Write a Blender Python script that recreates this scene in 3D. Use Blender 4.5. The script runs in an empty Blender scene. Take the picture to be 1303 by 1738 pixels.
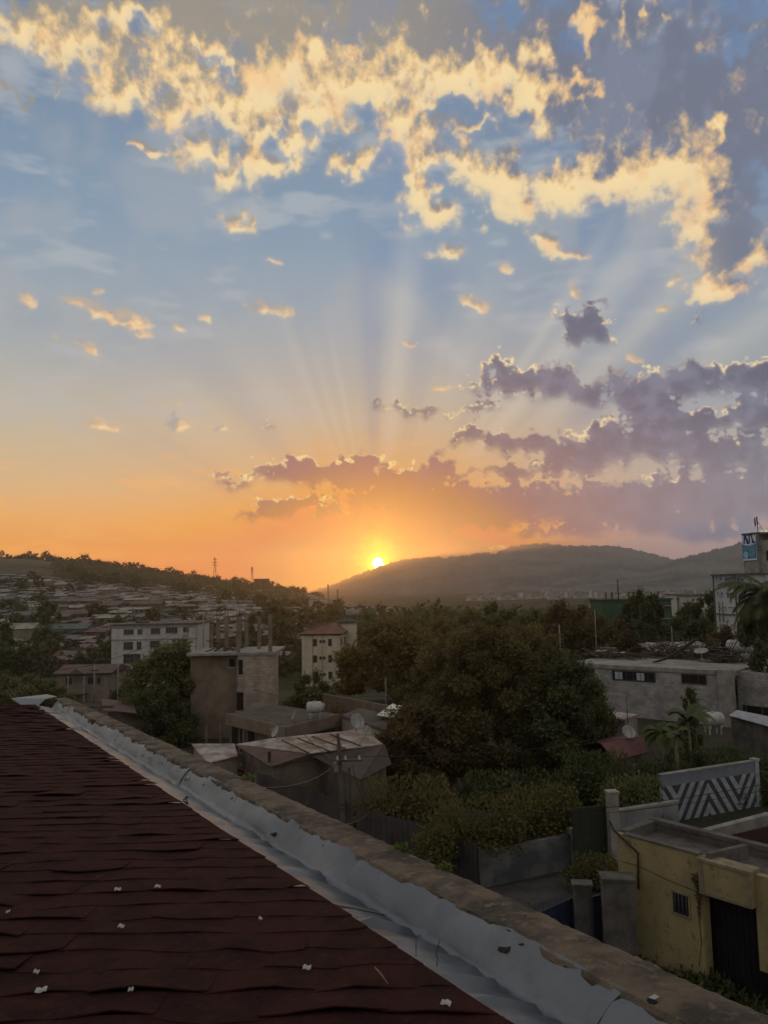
import bpy, bmesh, math, random
import numpy as np
from mathutils import Vector, Matrix
R_ = math.radians
SC = bpy.context.scene
COL = SC.collection
rnd = random.Random(7)

# ---------------------------------------------------------------- camera
W, H, F = 1303.0, 1738.0, 1306.0
PITCH, ROLL, CZ = R_(5.7), R_(1.1), 12.0
_f = Vector((0, math.cos(PITCH), math.sin(PITCH)))
_r0 = Vector((1, 0, 0)); _u0 = Vector((0, -math.sin(PITCH), math.cos(PITCH)))
_R = math.cos(ROLL)*_r0 - math.sin(ROLL)*_u0
_U = math.sin(ROLL)*_r0 + math.cos(ROLL)*_u0
CAM = Vector((0, 0, CZ))
def ray(px, py): return _f + _R*((px-W/2)/F) + _U*((H/2-py)/F)
def atY(px, py, Y):
    d = ray(px, py); return CAM + d*(Y/d.y)
def atZ(px, py, z):
    d = ray(px, py); return CAM + d*((z-CZ)/d.z)
cam = bpy.data.cameras.new('camera'); cam.sensor_fit = 'VERTICAL'; cam.sensor_height = 36.0
cam.lens = F/H*36.0; cam.clip_start = 0.05; cam.clip_end = 60000
co = bpy.data.objects.new('camera', cam); COL.objects.link(co)
M3 = Matrix((_R, _U, -_f)).transposed()
co.matrix_world = Matrix.Translation(CAM) @ M3.to_4x4()
SC.camera = co
SC.view_settings.view_transform = 'Standard'; SC.view_settings.look = 'None'
SC.view_settings.exposure = 0; SC.view_settings.gamma = 1
SC.render.engine = 'CYCLES'

def lin(r, g=None, b=None):
    if g is None: r, g, b = r
    f = lambda c: (c/255/12.92) if c/255 <= .04045 else ((c/255+.055)/1.055)**2.4
    return (f(r), f(g), f(b), 1.0)

# ---------------------------------------------------------------- node DSL
class S:
    """a socket with arithmetic"""
    nt = None
    def __init__(s, so): s.so = so
    @staticmethod
    def put(inp, v):
        if isinstance(v, S): S.nt.links.new(v.so, inp)
        else:
            try: inp.default_value = v
            except Exception: inp.default_value = (v, v, v)
    @staticmethod
    def m(op, *a, clamp=False):
        n = S.nt.nodes.new('ShaderNodeMath'); n.operation = op; n.use_clamp = clamp
        for i, v in enumerate(a): S.put(n.inputs[i], v)
        return S(n.outputs[0])
    def __add__(a, b): return S.m('ADD', a, b)
    __radd__ = __add__
    def __sub__(a, b): return S.m('SUBTRACT', a, b)
    def __rsub__(a, b): return S.m('SUBTRACT', b, a)
    def __mul__(a, b): return S.m('MULTIPLY', a, b)
    __rmul__ = __mul__
    def __truediv__(a, b): return S.m('DIVIDE', a, b)
def vm(op, *a, out=0):
    n = S.nt.nodes.new('ShaderNodeVectorMath'); n.operation = op
    for i, v in enumerate(a): S.put(n.inputs[i], v)
    return S(n.outputs[out])
def smooth(x, a, b, c=0.0, d=1.0, kind='SMOOTHSTEP'):
    n = S.nt.nodes.new('ShaderNodeMapRange'); n.interpolation_type = kind
    S.put(n.inputs[0], x); n.inputs[1].default_value = a; n.inputs[2].default_value = b
    n.inputs[3].default_value = c; n.inputs[4].default_value = d
    return S(n.outputs[0])
def noise(p, scale, detail=5, rough=.55, color=False, dim='3D', dist=0.0, lac=2.0):
    n = S.nt.nodes.new('ShaderNodeTexNoise'); n.noise_dimensions = dim
    if p is not None:
        S.put(n.inputs['W'] if dim == '1D' else n.inputs['Vector'], p)
    n.inputs['Scale'].default_value = scale; n.inputs['Detail'].default_value = detail
    n.inputs['Roughness'].default_value = rough; n.inputs['Distortion'].default_value = dist
    n.inputs['Lacunarity'].default_value = lac
    return S(n.outputs['Color' if color else 'Fac'])
def comb(x, y, z=0.0):
    n = S.nt.nodes.new('ShaderNodeCombineXYZ')
    for i, v in enumerate((x, y, z)): S.put(n.inputs[i], v)
    return S(n.outputs[0])
def sep(v):
    n = S.nt.nodes.new('ShaderNodeSeparateXYZ'); S.put(n.inputs[0], v)
    return [S(o) for o in n.outputs]
def cmix(f, a, b, mode='MIX'):
    n = S.nt.nodes.new('ShaderNodeMix'); n.data_type = 'RGBA'; n.blend_type = mode
    n.clamp_factor = True
    S.put(n.inputs[0], f); S.put(n.inputs[6], a); S.put(n.inputs[7], b)
    return S(n.outputs[2])
def ramp(x, stops, interp='LINEAR'):
    n = S.nt.nodes.new('ShaderNodeValToRGB'); cr = n.color_ramp; cr.interpolation = interp
    S.put(n.inputs[0], x)
    stops = sorted(stops, key=lambda s: s[0])
    while len(cr.elements) < len(stops): cr.elements.new(.5)
    for e, (pos, c) in zip(cr.elements, stops): e.position = pos; e.color = c
    return S(n.outputs[0])
# ---------------------------------------------------------------- sky
# The sky is computed here, direction by direction, as an azimuth/elevation map of radiance (no file is read).
K = 13.06
def azel(px, py):
    d = ray(px, py).normalized(); return math.atan2(d.x, d.y)*K, math.asin(d.z)*K
SUNPX = (641, 956)
sd = ray(*SUNPX).normalized()
SUN_AZ, SUN_EL = math.atan2(sd.x, sd.y), math.asin(sd.z)
su, sv = azel(*SUNPX)
A = [  # high broken cloud, lit cream from below
 (40,35,80,38),(55,75,26,22),(140,70,90,50),(205,125,50,45),(215,20,90,30),(350,45,150,75),(330,120,90,40),(300,185,48,24),(400,165,80,36),(450,110,150,80),(570,60,150,90),(610,140,130,45),
 (720,50,130,90),(520,190,55,26),(430,215,40,32),(428,270,16,45),(460,285,48,16),(350,255,48,18,10),(330,235,24,20),(390,295,26,20),(495,238,36,18),(245,255,30,10,-6),
 (566,272,16,22),(610,275,34,14,20),(700,215,55,40),(725,255,40,18),(690,190,30,30),(770,120,60,60),
 (850,90,50,80),(840,120,40,45),(905,150,50,75),(920,60,60,50),(798,218,34,10),(795,265,26,26),(845,310,66,44),(875,350,60,34),(960,320,90,40),(1060,300,120,36),(1130,270,110,55),
 (1010,130,110,110),(1100,170,170,140),(1240,190,130,150),(1220,320,100,80),(1175,385,34,24),(1235,420,70,60),(1215,490,58,22,8),(1295,430,24,18),(1045,25,90,22),(1010,30,30,30),
 (745,368,44,24),(765,427,32,12),(715,330,26,36),(700,290,16,40),(858,460,16,12),(925,412,30,16,-20),(965,432,38,9),(805,512,32,11,-16),(985,275,25,10,25),
 (398,376,16,12),(415,392,24,8,-10),(432,378,8,16),(410,358,8,8),(130,510,45,11,-8),(178,532,52,16,-25),(215,545,44,14,-15),(165,494,14,9),(247,568,18,5),
 (45,508,18,9,-38),(450,521,44,13,-8),(352,543,16,8),(305,556,20,7,-20),(150,592,26,9,-28),(98,572,9,5,-20),(300,689,18,4),(299,724,22,11,8),(165,718,32,9,-14),(290,703,6,6),
 (8,158,10,12),(48,172,20,8,-35),(95,158,10,4),(470,443,14,6,-15),(695,583,13,4),(748,657,22,8,10),(1080,607,20,6,-8),(970,490,9,20,35),(1130,525,14,6),(375,730,12,4),(1140,480,14,8,30),
]
A_hole = [(925,258,52,26,-5),(240,42,34,18,-20),(968,55,30,26),(850,20,44,20),(1243,75,40,20,25),(360,118,30,14,-10),(770,180,40,14),(1180,685,20,10),(790,190,26,16)]
C = [  # grey-mauve banks, backlit
 (985,548,44,24,-18),(1012,566,32,18,-15),(975,570,20,24),(1010,520,22,8),(1188,539,22,6,8),
 (848,622,30,18,-10),(880,652,80,24,4),(935,648,46,30,8),(815,692,42,8),(1000,672,40,20),(1090,658,86,34),(1180,645,90,30,5),(1270,640,80,30,5),(1180,712,130,20),(1290,700,60,40),(1090,690,60,20),
 (710,697,66,7,-5),(640,686,16,5),(458,725,12,5,-14),(795,660,14,5),
 (803,736,28,17),(850,748,40,14),(905,756,80,20),(1030,733,44,24),(1010,765,100,28),(1110,752,90,26),(1215,768,110,36),(1290,775,60,36),(965,793,70,15),(870,800,56,11),(775,752,14,6),
 (370,806,15,8),(408,822,28,9),(450,800,26,14),(520,800,84,22),(620,787,46,22),(625,815,120,16),(745,792,32,24),(700,812,90,16),(800,802,30,8),(840,800,30,8),
 (475,862,62,15,8),(520,850,46,10,10),(420,876,40,6),(560,862,34,10),
 (650,850,60,20),(715,850,50,26),(800,848,80,26),(900,850,120,30),(1050,845,150,32),(1200,838,140,34),(1300,840,120,50),(780,880,160,18),(1100,880,220,24),(960,905,120,10),
 (720,935,60,8,6),(800,932,60,8),(585,935,50,5,8),(1200,905,120,16),
]
LIT = [(30,40,60,50),(120,80,70,40,-30),(180,140,70,40,-35),(230,60,60,30),(320,150,70,60),(420,150,80,40),(520,160,110,40),(620,150,110,34),(560,110,80,30),(430,235,60,40),(350,250,50,36),(445,290,60,30),(500,238,40,24),(245,255,40,20),
 (590,275,70,40),(700,235,60,34),(680,160,60,40),(740,360,60,40),(720,310,40,40),(820,110,36,36),(835,150,34,30),(915,90,30,40),(900,160,34,34),(800,250,40,50),(850,330,80,36),(930,340,70,34),(1030,325,80,26),(1100,300,70,30),(1150,300,50,40),(1160,370,40,40),
 (1210,492,56,20),(1000,20,36,30),(1110,10,46,12),(995,138,30,14),(930,430,50,20),(1290,430,24,30),(870,370,60,40),(1225,215,16,16),(760,130,40,30),(300,90,40,30),(160,30,70,20)]
HAZE_D, HAZE_TOP, HAZE_FAR = 2.4e-4, 413.0, 8600.0
NX, NY = 1536, 1408
U0, U1, V0, V1 = -7.6, 7.6, -1.2, 12.2
def sky_map():
    rs = np.random.RandomState(11)
    U, V = np.meshgrid(np.linspace(U0, U1, NX, dtype=np.float32), np.linspace(V0, V1, NY, dtype=np.float32))
    ppu = NX/(U1-U0)
    def spec(size, beta=1.65, sx=1.0, sy=1.0, lo=None):
        """fractal noise (mean 0, std 1) with features up to `size` units"""
        fx = np.fft.rfftfreq(NX)*ppu*sx; fy = np.fft.fftfreq(NY)*ppu*sy
        k = np.sqrt(fx[None, :]**2 + fy[:, None]**2)*size
        amp = (1 + k*k)**(-beta/2)
        if lo: amp = amp*np.exp(-(k/size*lo)**2)
        n = np.fft.rfft2(rs.randn(NY, NX).astype(np.float32))
        z = np.fft.irfft2(n*amp).astype(np.float32)
        return (z-z.mean())/z.std()
    def ss(x, a, b):
        t = np.clip((x-a)/(b-a), 0, 1); return t*t*(3-2*t)
    def L(c): return np.array(lin(*c)[:3], np.float32)
    def mix(a, b, f):
        f = f[..., None]
        return a*(1-f) + b*f
    def field(X, Y, blobs, k=.22):
        acc = np.full(X.shape, 3.0, np.float32)
        for b in blobs:
            px, py, rx, ry = b[:4]; rot = b[4] if len(b) > 4 else 0
            cu, cv = azel(px, py); e1 = azel(px+10, py); e2 = azel(px, py-10)
            ku = (e1[0]-cu)/.1; kv = (e2[1]-cv)/.1
            a = R_(rot) + math.atan2(e1[1]-cv, e1[0]-cu)
            m = max(rx, ry)/100*2.6 + .7
            i0 = int(max(0, (cu-m-U0)*ppu)); i1 = int(min(NX, (cu+m-U0)*ppu))
            j0 = int(max(0, (cv-m-V0)*NY/(V1-V0))); j1 = int(min(NY, (cv+m-V0)*NY/(V1-V0)))
            if i1 <= i0 or j1 <= j0: continue
            x = X[j0:j1, i0:i1]-cu; y = Y[j0:j1, i0:i1]-cv
            p = (x*math.cos(a)+y*math.sin(a))/(rx/100*ku); q = (-x*math.sin(a)+y*math.cos(a))/(ry/100*kv)
            l = np.sqrt(p*p+q*q); s = acc[j0:j1, i0:i1]
            h = np.maximum(k-np.abs(l-s), 0)/k
            acc[j0:j1, i0:i1] = np.minimum(l, s) - h*h*k*.25
        return 1-acc
    def shift(a, du, dv):
        """value of a at (U+du, V+dv)"""
        i = int(round(du*ppu)); j = int(round(dv*NY/(V1-V0)))
        ii = np.clip(np.arange(NX)+i, 0, NX-1); jj = np.clip(np.arange(NY)+j, 0, NY-1)
        return a[jj][:, ii]
    def gather(a, X, Y):
        i = np.clip(((X-U0)*ppu).astype(np.int32), 0, NX-1); j = np.clip(((Y-V0)*NY/(V1-V0)).astype(np.int32), 0, NY-1)
        return a[j, i]
    def blur(a, s):
        fx = np.fft.rfftfreq(NX); fy = np.fft.fftfreq(NY)
        g = np.exp(-2*(math.pi*s)**2*(fx[None, :]**2+fy[:, None]**2))
        return np.fft.irfft2(np.fft.rfft2(a)*g, s=a.shape).astype(np.float32)
    def billow(z): return np.abs(z)
    du, dv = U-su, V-sv
    dist = np.sqrt(du*du+dv*dv); dist2 = np.sqrt(du*du*.45+dv*dv*1.4)
    el = (V-sv)
    # --- clear sky
    def ramp_(l, x):
        pts = sorted([(azel(x, y)[1], L(c)) for y, c in l], key=lambda q: q[0])
        vs = np.array([p[0] for p in pts]); cs = np.array([p[1] for p in pts])
        return np.stack([np.interp(V, vs, cs[:, i]) for i in range(3)], -1).astype(np.float32)
    skyL = ramp_([(1010,(240,148,66)),(930,(240,164,80)),(880,(234,174,98)),(830,(216,181,130)),(770,(198,182,148)),(700,(184,181,162)),(620,(166,173,172)),(500,(146,164,177)),(350,(127,153,177)),(200,(120,144,170)),(0,(112,134,164))], 200)
    skyR = ramp_([(990,(166,146,140)),(930,(168,150,144)),(860,(162,152,152)),(800,(172,170,160)),(700,(162,168,168)),(600,(154,166,172)),(500,(146,162,174)),(300,(122,143,168)),(60,(104,126,162))], 1150)
    sky = mix(skyL, skyR, ss(U, su+.6, su+5.0))
    veil = ss(spec(2.2, 2.2, 1, .35), .1, 2.0)*ss(V, 1.5, 4)
    sky = mix(sky, L((176,182,186)), veil*.6)
    patch = ss(spec(3.0, 2.6), .2, 1.8)*ss(V, 3, 6)
    sky = mix(sky, L((112,140,176)), patch*.55)
    sky = mix(sky, L((168,172,176)), ss(spec(2.6, 2.4), .2, 1.8)*.40*ss(V, 2.5, 5))
    band = ss(spec(1.6, 2.2, 1, .16), .3, 1.9)*ss(-V, -3.2, -1.2)
    sky = mix(sky, L((248,180,98)), band*.42*ss(-U, -3.2, -.5))
    # --- crepuscular rays: (angle from vertical deg, half width, strength, start, end)
    ang = np.degrees(np.arctan2(du, dv))
    rayA = np.zeros_like(U)
    for a, w, s, r0, r1 in [(6.5,3.2,.55,1.7,5.6),(-1.5,2.6,-.5,1.8,6.6),(1.2,1.4,-.25,1.8,5),(-11,1.0,.42,1.8,4.0),(-16,1.3,.4,1.8,3.9),(-21,1.8,.32,1.9,4.6),(-30,2.6,.26,2,4.4),(-41,4,-.22,1.8,5.5),(-50,5,.2,1.7,5),(-62,4,-.15,1.7,5.5),
                            (14,3.0,-.22,2,6),(24,2.4,.2,2.2,5.6),(33,2.2,-.26,2.3,6),(38,1.3,.42,2.6,6.8),(43,2.6,.62,2.4,7.2),(47.5,1.0,-.3,3.2,7),(51,2.0,.42,3.5,7.6),(56,2.6,-.75,4.0,9),(61,1.8,.3,4.5,9),(66,2.2,-.4,4.5,9)]:
        rayA += s*np.exp(-((ang-a)/w)**2)*ss(dist, r0-.4, r0+.5)*ss(-dist, -r1-.8, -r1+1.6)
    a1 = np.interp(ang, np.linspace(-90, 90, 241), np.convolve(rs.randn(260), np.ones(3)/3, 'same')[:241])
    rayA += .07*a1*ss(dist, 1.5, 2.4)*ss(-dist, -7, -3.5)
    sky = mix(sky, L((206,204,190)), np.clip(rayA, 0, 1)*.62)
    sky = mix(sky, L((112,140,172)), np.clip(-rayA, 0, 1)*.62)
    lum = sky.mean(-1, keepdims=True); sky = sky*.86+lum*.14
    # --- glow of the low sun through the dust
    sky = mix(sky, L((255,158,40)), np.clip(np.exp(-dist2*.56)*1.25, 0, 1))
    sky = mix(sky, L((255,184,58)), np.exp(-dist*1.7)*.8)
    # --- high broken cloud
    n1, n2 = spec(.5, 2.3), spec(.5, 2.3)
    hiw = .35+.65*ss(V, 5.2, 7.0)
    wx, wy = U+n1*.07*hiw, V+n2*.07*hiw
    fA = field(wx, wy, A, .5)
    hA = field(wx, wy, A_hole)
    fA = np.minimum(fA, .75) - np.maximum(hA*1.3+.45, 0)
    det = spec(.6, 1.9); bil = .8-billow(spec(.5, 2.0)); det2 = spec(.25, 1.7)
    edge = ss(-fA, -.75, -.1)                       # cores are smoother than margins
    dA = fA*1.0 + (det*.17 + bil*.09 + det2*.075 + spec(.09, 1.9)*.03)*(.45+.55*edge) + .17*ss(V, 6.2, 7.4)+.05
    sheer = ss(fA + det*.35 + .25*spec(1.5, 2.4), -.45, .9)*.72
    dens = (1-np.exp(-np.clip(dA+.12, 0, 3)*3.0))*ss(dA, -.16, .40)
    dens = 1-(1-dens)*(1-sheer*ss(V, 5.0, 7.0))
    dens = .45*dens + .33*blur(dens, 2.4) + .22*blur(dens, 9)
    tau = np.clip(dA+.05, 0, 1.5)
    r = np.maximum(dist, .01); ux, uy = -du/r, -dv/r
    lf = field(U+n1*.10, V+n2*.10, [(b[0], b[1], b[2]*1.1, b[3]*1.15)+tuple(b[4:]) for b in LIT], .9)
    lit = ss(lf, -.75, .75)*.98
    acc = np.zeros_like(U)
    for s, w in ((.05,.05),(.12,.08),(.22,.13),(.36,.17),(.55,.2)):
        acc += gather(tau, U+ux*s, V+uy*s)*w
    T = np.exp(-acc*2.6)
    right = ss(U, su+3.0, su+6.0)
    low = ss(-V, -6.9, -6.2)
    lit = lit*(.72+.40*T) + .12*T + low*.5*ss(-U, -6.0, -4.6)
    for s, k in ((.03, .35), (.08, .42), (.18, .40)):
        lit = lit + (gather(tau, U-ux*s, V-uy*s)-gather(tau, U+ux*s, V+uy*s))*k*(.35+lit)
    lit = .65*lit + .35*blur(lit, 4)
    lit = np.clip(lit*.92 + .20*spec(.55, 2.2)*(1-.4*right) + .06*spec(.15, 2.0) - .26*ss(spec(1.2, 2.5), 0, 1.6), 0, 1.15)
    hi = ss(V, 2.5, 7.0)
    cream = mix(np.broadcast_to(L((248,194,132)), sky.shape), L((240,202,142)), hi)
    cream = mix(cream, L((252,226,172)), ss(lit, .75, 1.1)*.75)
    cream = mix(cream, L((244,186,128)), ss(spec(1.1, 2.3), .2, 1.6)*.40)
    grey = mix(np.broadcast_to(L((158,148,134)), sky.shape), L((118,121,136)), ss(U, su-.6, su+4.0))
    grey = mix(grey, L((196,174,146)), ss(-V, -6.5, -4.0)*ss(-U, -6.0, -4.6))
    grey = mix(grey, L((136,143,160)), ss(spec(1.2, 2.4), .0, 1.6)*.5)
    colA = mix(grey, cream, ss(lit, .05, .95))
    # --- low banks, backlit
    q1, q2 = spec(.3, 2.2), spec(.3, 2.2)
    X = U+q1*.05; Y = V+q2*.05
    fC = field(X, Y, C, .3)
    cau = .8-billow(spec(.34, 2.4, 1, 1))            # cauliflower bumps
    dC = fC*1.1 + cau*.20 + spec(.45, 2.3)*.09 + spec(.1, 2.2)*.016
    top = ss(blur(dC, 3) - shift(blur(dC, 3), -.02, .12), .06, .34)    # density falls off upwards: a top edge
    bot = ss(dC - shift(dC, 0, -.10), .0, .35)
    soft = .24 + 1.1*bot
    densC = ss(dC/soft*.30, -.02, .15)
    rim = ss(dC, -.01, .05)*(1-ss(dC, .08, .24))*top*ss(spec(1.3, 2.6), -.6, .4)
    rim = .5*rim + .6*blur(rim, 1.8)
    rim2 = ss(dC, -.02, .10)*(1-ss(dC, .10, .40))*top*.28
    densC = np.clip(densC, 0, 1); bb = blur(densC, 6); densC = (1-bot*.75)*(.6*densC+.4*blur(densC, 1.6)) + bot*.75*bb
    body = spec(.7, 2.2)
    bodyf = ss(body + (shift(dC, 0, -.12)-dC)*1.2, -1.6, 1.8)
    colC = mix(np.broadcast_to(L((90,99,120)), sky.shape), L((118,126,146)), bodyf)
    colC = mix(colC, L((140,146,150)), ss(-V, -2.8, -1.0)*.6)
    colC = mix(colC, L((172,138,120)), np.clip(np.exp(-dist2*.36)*1.1, 0, .85))
    colC = mix(colC, L((214,112,44)), np.clip(np.exp(-dist2*.74)*1.45, 0, 1))
    rimc = mix(np.broadcast_to(L((238,216,180)), sky.shape), L((255,210,112)), np.exp(-dist*.25))
    rs_ = 1-.30*ss(dist, 3.0, 7.0)
    colC = mix(colC, rimc, np.clip(rim*rs_*1.5+rim2*rs_, 0, 1))
    out = mix(sky, colA, dens*.95)
    out = mix(out, colC, densC*(.45+.5*ss(V, .2, .9)))
    out = mix(out, rimc, np.clip(rim*rs_*.85, 0, .9))
    # --- filigree of lit fringes over the sun
    z = np.abs(spec(.30, 2.3, 1, 1.6))
    fil = (1-ss(z, .0, .11))*ss(-dist2, -1.35, -.3)*ss(spec(.5, 2.2), -.3, .8)
    out = mix(out, L((255,216,104)), fil*.75)
    # the radiance above the dust layer: what the valley haze will add and absorb on the way is taken out
    el_ = np.maximum(V/K, .004); path = np.minimum(HAZE_TOP/np.sin(el_), HAZE_FAR/np.maximum(np.cos(U/K)*np.cos(V/K), .2))
    T_ = np.exp(-HAZE_D*path)[..., None]
    Bt = np.stack([np.interp(dist, (0,1.1,1.7,2.55,3.6,4.9,6.5,8.7), c) for c in ((1.36,1.32,1.12,.84,.595,.47,.39,.37),(.64,.62,.54,.40,.315,.28,.262,.295),(.235,.232,.214,.17,.15,.150,.17,.23))], -1)*(1-T_)
    lowv = ss(-V, -3.2, -.8); Bt = Bt*(1-.06*lowv-.17*lowv*ss(U, su+.8, su+4.5))[..., None]
    out = np.clip((out-Bt)/T_, out*.12, 5.0).astype(np.float32)
    # --- aureole and disc
    j1_ = spec(.25, 2.2)
    rj = np.maximum(dist + j1_*.022*ss(dist, .1, .3), 0)
    out = out + np.exp(-rj/.16)[..., None]*np.array([15, 8.6, .15], np.float32) + np.exp(-rj/.45)[..., None]*np.array([2.2, .85, .02], np.float32)
    out = mix(out, np.array([30,24,12], np.float32), 1-ss(dist, .06, .115))
    return out
img = bpy.data.images.new('sky_radiance', NX, NY, alpha=False, float_buffer=True)
img.colorspace_settings.name = 'Linear Rec.709'
_buf = np.ones((NY, NX, 4), np.float32); _buf[..., :3] = sky_map()
img.pixels.foreach_set(_buf.ravel()); img.update(); img.pack()

world = bpy.data.worlds.new('World'); SC.world = world; world.use_nodes = True
NT = world.node_tree; NT.nodes.clear(); S.nt = NT
tc = NT.nodes.new('ShaderNodeTexCoord')
dx, dy, dz = sep(vm('NORMALIZE', S(tc.outputs['Generated'])))
U = S.m('ARCTAN2', dx, dy)*K
V = S.m('ARCSINE', dz)*K
ti = NT.nodes.new('ShaderNodeTexImage'); ti.image = img; ti.extension = 'EXTEND'; ti.interpolation = 'Linear'
S.put(ti.inputs[0], comb((U-U0)*(1/(U1-U0)), (V-V0)*(1/(V1-V0))))
# twilight sky plus added warm grey fill light for everything beside, above and behind
st = NT.nodes.new('ShaderNodeTexSky'); st.sky_type = 'NISHITA'; st.sun_disc = False
st.sun_elevation = SUN_EL; st.sun_rotation = SUN_AZ; st.altitude = 2300
skyN = vm('MULTIPLY', S(st.outputs[0]), (.10, .10, .10))
rest = cmix(.72, skyN, (.66, .63, .60, 1))
front = smooth(S.m('ABSOLUTE', U), 6.6, 7.5, 1, 0)*smooth(V, 11.0, 12.1, 1, 0)
tot = cmix(front, rest, S(ti.outputs[0]))
tot = cmix(smooth(dz, -.02, -.05), tot, lin(60, 54, 50))
bg = NT.nodes.new('ShaderNodeBackground'); S.put(bg.inputs[0], tot); bg.inputs[1].default_value = 1.0
wo = NT.nodes.new('ShaderNodeOutputWorld'); NT.links.new(bg.outputs[0], wo.inputs[0])

sl = bpy.data.lights.new('sun', 'SUN'); sl.energy = 1.2; sl.angle = R_(.53); sl.color = (1, .43, .09)
so = bpy.data.objects.new('sun', sl); COL.objects.link(so)
so.rotation_euler = (-sd).to_track_quat('-Z', 'Y').to_euler()
# ---------------------------------------------------------------- materials
MATS = {}
def mat(name, c1, c2=None, scale=3.0, rough=.85, bump=0.0, bscale=None, metal=0.0, kind=None, detail=5, spec=.3, stretch=None, thr=(.35,.65), extra=None, dirt=None):
    """noise-mottled surface; kind adds block/plank/corrugation/zigzag structure in object space"""
    if name in MATS: return MATS[name]
    m = bpy.data.materials.new(name); m.use_nodes = True; nt = m.node_tree; S.nt = nt
    b = nt.nodes['Principled BSDF']
    tc = nt.nodes.new('ShaderNodeTexCoord'); p = S(tc.outputs['Object'])
    pp = vm('MULTIPLY', p, stretch) if stretch else p
    f = smooth(noise(pp, scale, detail, .6), thr[0], thr[1])
    col = cmix(f, c1, c2 or c1)
    hgt = noise(pp, bscale or scale*4, 7, .68)
    if dirt: col = cmix(smooth(noise(p, scale*3.7, 8, .7), .52, .66)*.75, col, dirt)
    if kind == 'block':
        x, y, z = sep(p)
        br = nt.nodes.new('ShaderNodeTexBrick'); S.put(br.inputs['Vector'], comb(x+y, z, 0.0))
        br.inputs['Scale'].default_value = 1.0; br.inputs['Brick Width'].default_value = .44; br.inputs['Row Height'].default_value = .23
        br.inputs['Mortar Size'].default_value = .014; br.inputs['Mortar Smooth'].default_value = .3; br.inputs['Bias'].default_value = 0
        br.inputs['Color1'].default_value = (.78,.78,.78,1); br.inputs['Color2'].default_value = (1.12,1.1,1.06,1); br.inputs['Mortar'].default_value = (.72,.7,.68,1)
        col = cmix(.9, col, S(br.outputs['Color']), 'MULTIPLY')
        hgt = hgt*.4 - S(br.outputs['Fac'])*.8
    if kind == 'corr':      # corrugated sheet, ribs along local y
        x, y, z = sep(p)
        w = S.m('SINE', (x)*(2*math.pi/.11))
        hgt = hgt*.3 + w*.5
        sh = smooth(noise(comb(S.m('FLOOR', x*(1/.9)), S.m('FLOOR', y*(1/2.4)), 3.3), 7.3, 0), .35, .65)
        col = cmix(sh*.5, col, c2 or c1)
    if kind == 'ribz':      # ribs running up a wall
        x, y, z = sep(p)
        hgt = hgt*.3 + S.m('SINE', (x+y)*(2*math.pi/.14))*.5
    if kind == 'zigzag':
        x, y, z = sep(p)
        per = extra or 3.0
        tri = S.m('PINGPONG', x + per*.28, per/2)
        st = S.m('FRACT', (z + tri*1.5)/.95)
        wob = noise(p, 6, 3)*.06
        fac = smooth(st + wob, .48, .53)
        top = smooth(z, 2.02, 2.04)
        dirt = smooth(noise(p, 2.2, 6, .65), .3, .8)
        wht = cmix(dirt, (.26,.29,.31,1), (.14,.16,.17,1)); dk = cmix(dirt, (.028,.026,.034,1), (.06,.055,.06,1))
        col = cmix(fac, dk, wht)
        col = cmix(top, col, cmix(dirt, (.15,.16,.19,1), (.10,.11,.13,1)))
    nt.links.new(col.so, b.inputs['Base Color'])
    b.inputs['Roughness'].default_value = rough; b.inputs['Metallic'].default_value = metal
    b.inputs['Specular IOR Level'].default_value = spec
    if bump:
        bn = nt.nodes.new('ShaderNodeBump'); bn.inputs['Strength'].default_value = min(1, bump); bn.inputs['Distance'].default_value = .02
        S.put(bn.inputs['Height'], hgt); nt.links.new(bn.outputs[0], b.inputs['Normal'])
    MATS[name] = m
    return m
def leafmat(name, c1, c2, scale=1.2, thr=(.35,.65)):
    if name in MATS: return MATS[name]
    m = bpy.data.materials.new(name); m.use_nodes = True; nt = m.node_tree; S.nt = nt
    b = nt.nodes['Principled BSDF']; tc = nt.nodes.new('ShaderNodeTexCoord'); p = S(tc.outputs['Object'])
    g = nt.nodes.new('ShaderNodeNewGeometry')
    f = smooth(noise(p, scale, 3, .6), *thr)
    col = cmix(f, c1, c2)
    col = cmix(S(g.outputs['Random Per Island'])*.5, col, tuple(min(1, c*1.7) for c in c2[:3])+(1,))
    nt.links.new(col.so, b.inputs['Base Color']); b.inputs['Roughness'].default_value = .65
    b.inputs['Specular IOR Level'].default_value = .25
    tr = nt.nodes.new('ShaderNodeBsdfTranslucent'); nt.links.new(col.so, tr.inputs[0])
    mx = nt.nodes.new('ShaderNodeMixShader'); mx.inputs[0].default_value = .38
    nt.links.new(b.outputs[0], mx.inputs[1]); nt.links.new(tr.outputs[0], mx.inputs[2])
    nt.links.new(mx.outputs[0], nt.nodes['Material Output'].inputs[0])
    MATS[name] = m
    return m
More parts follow.
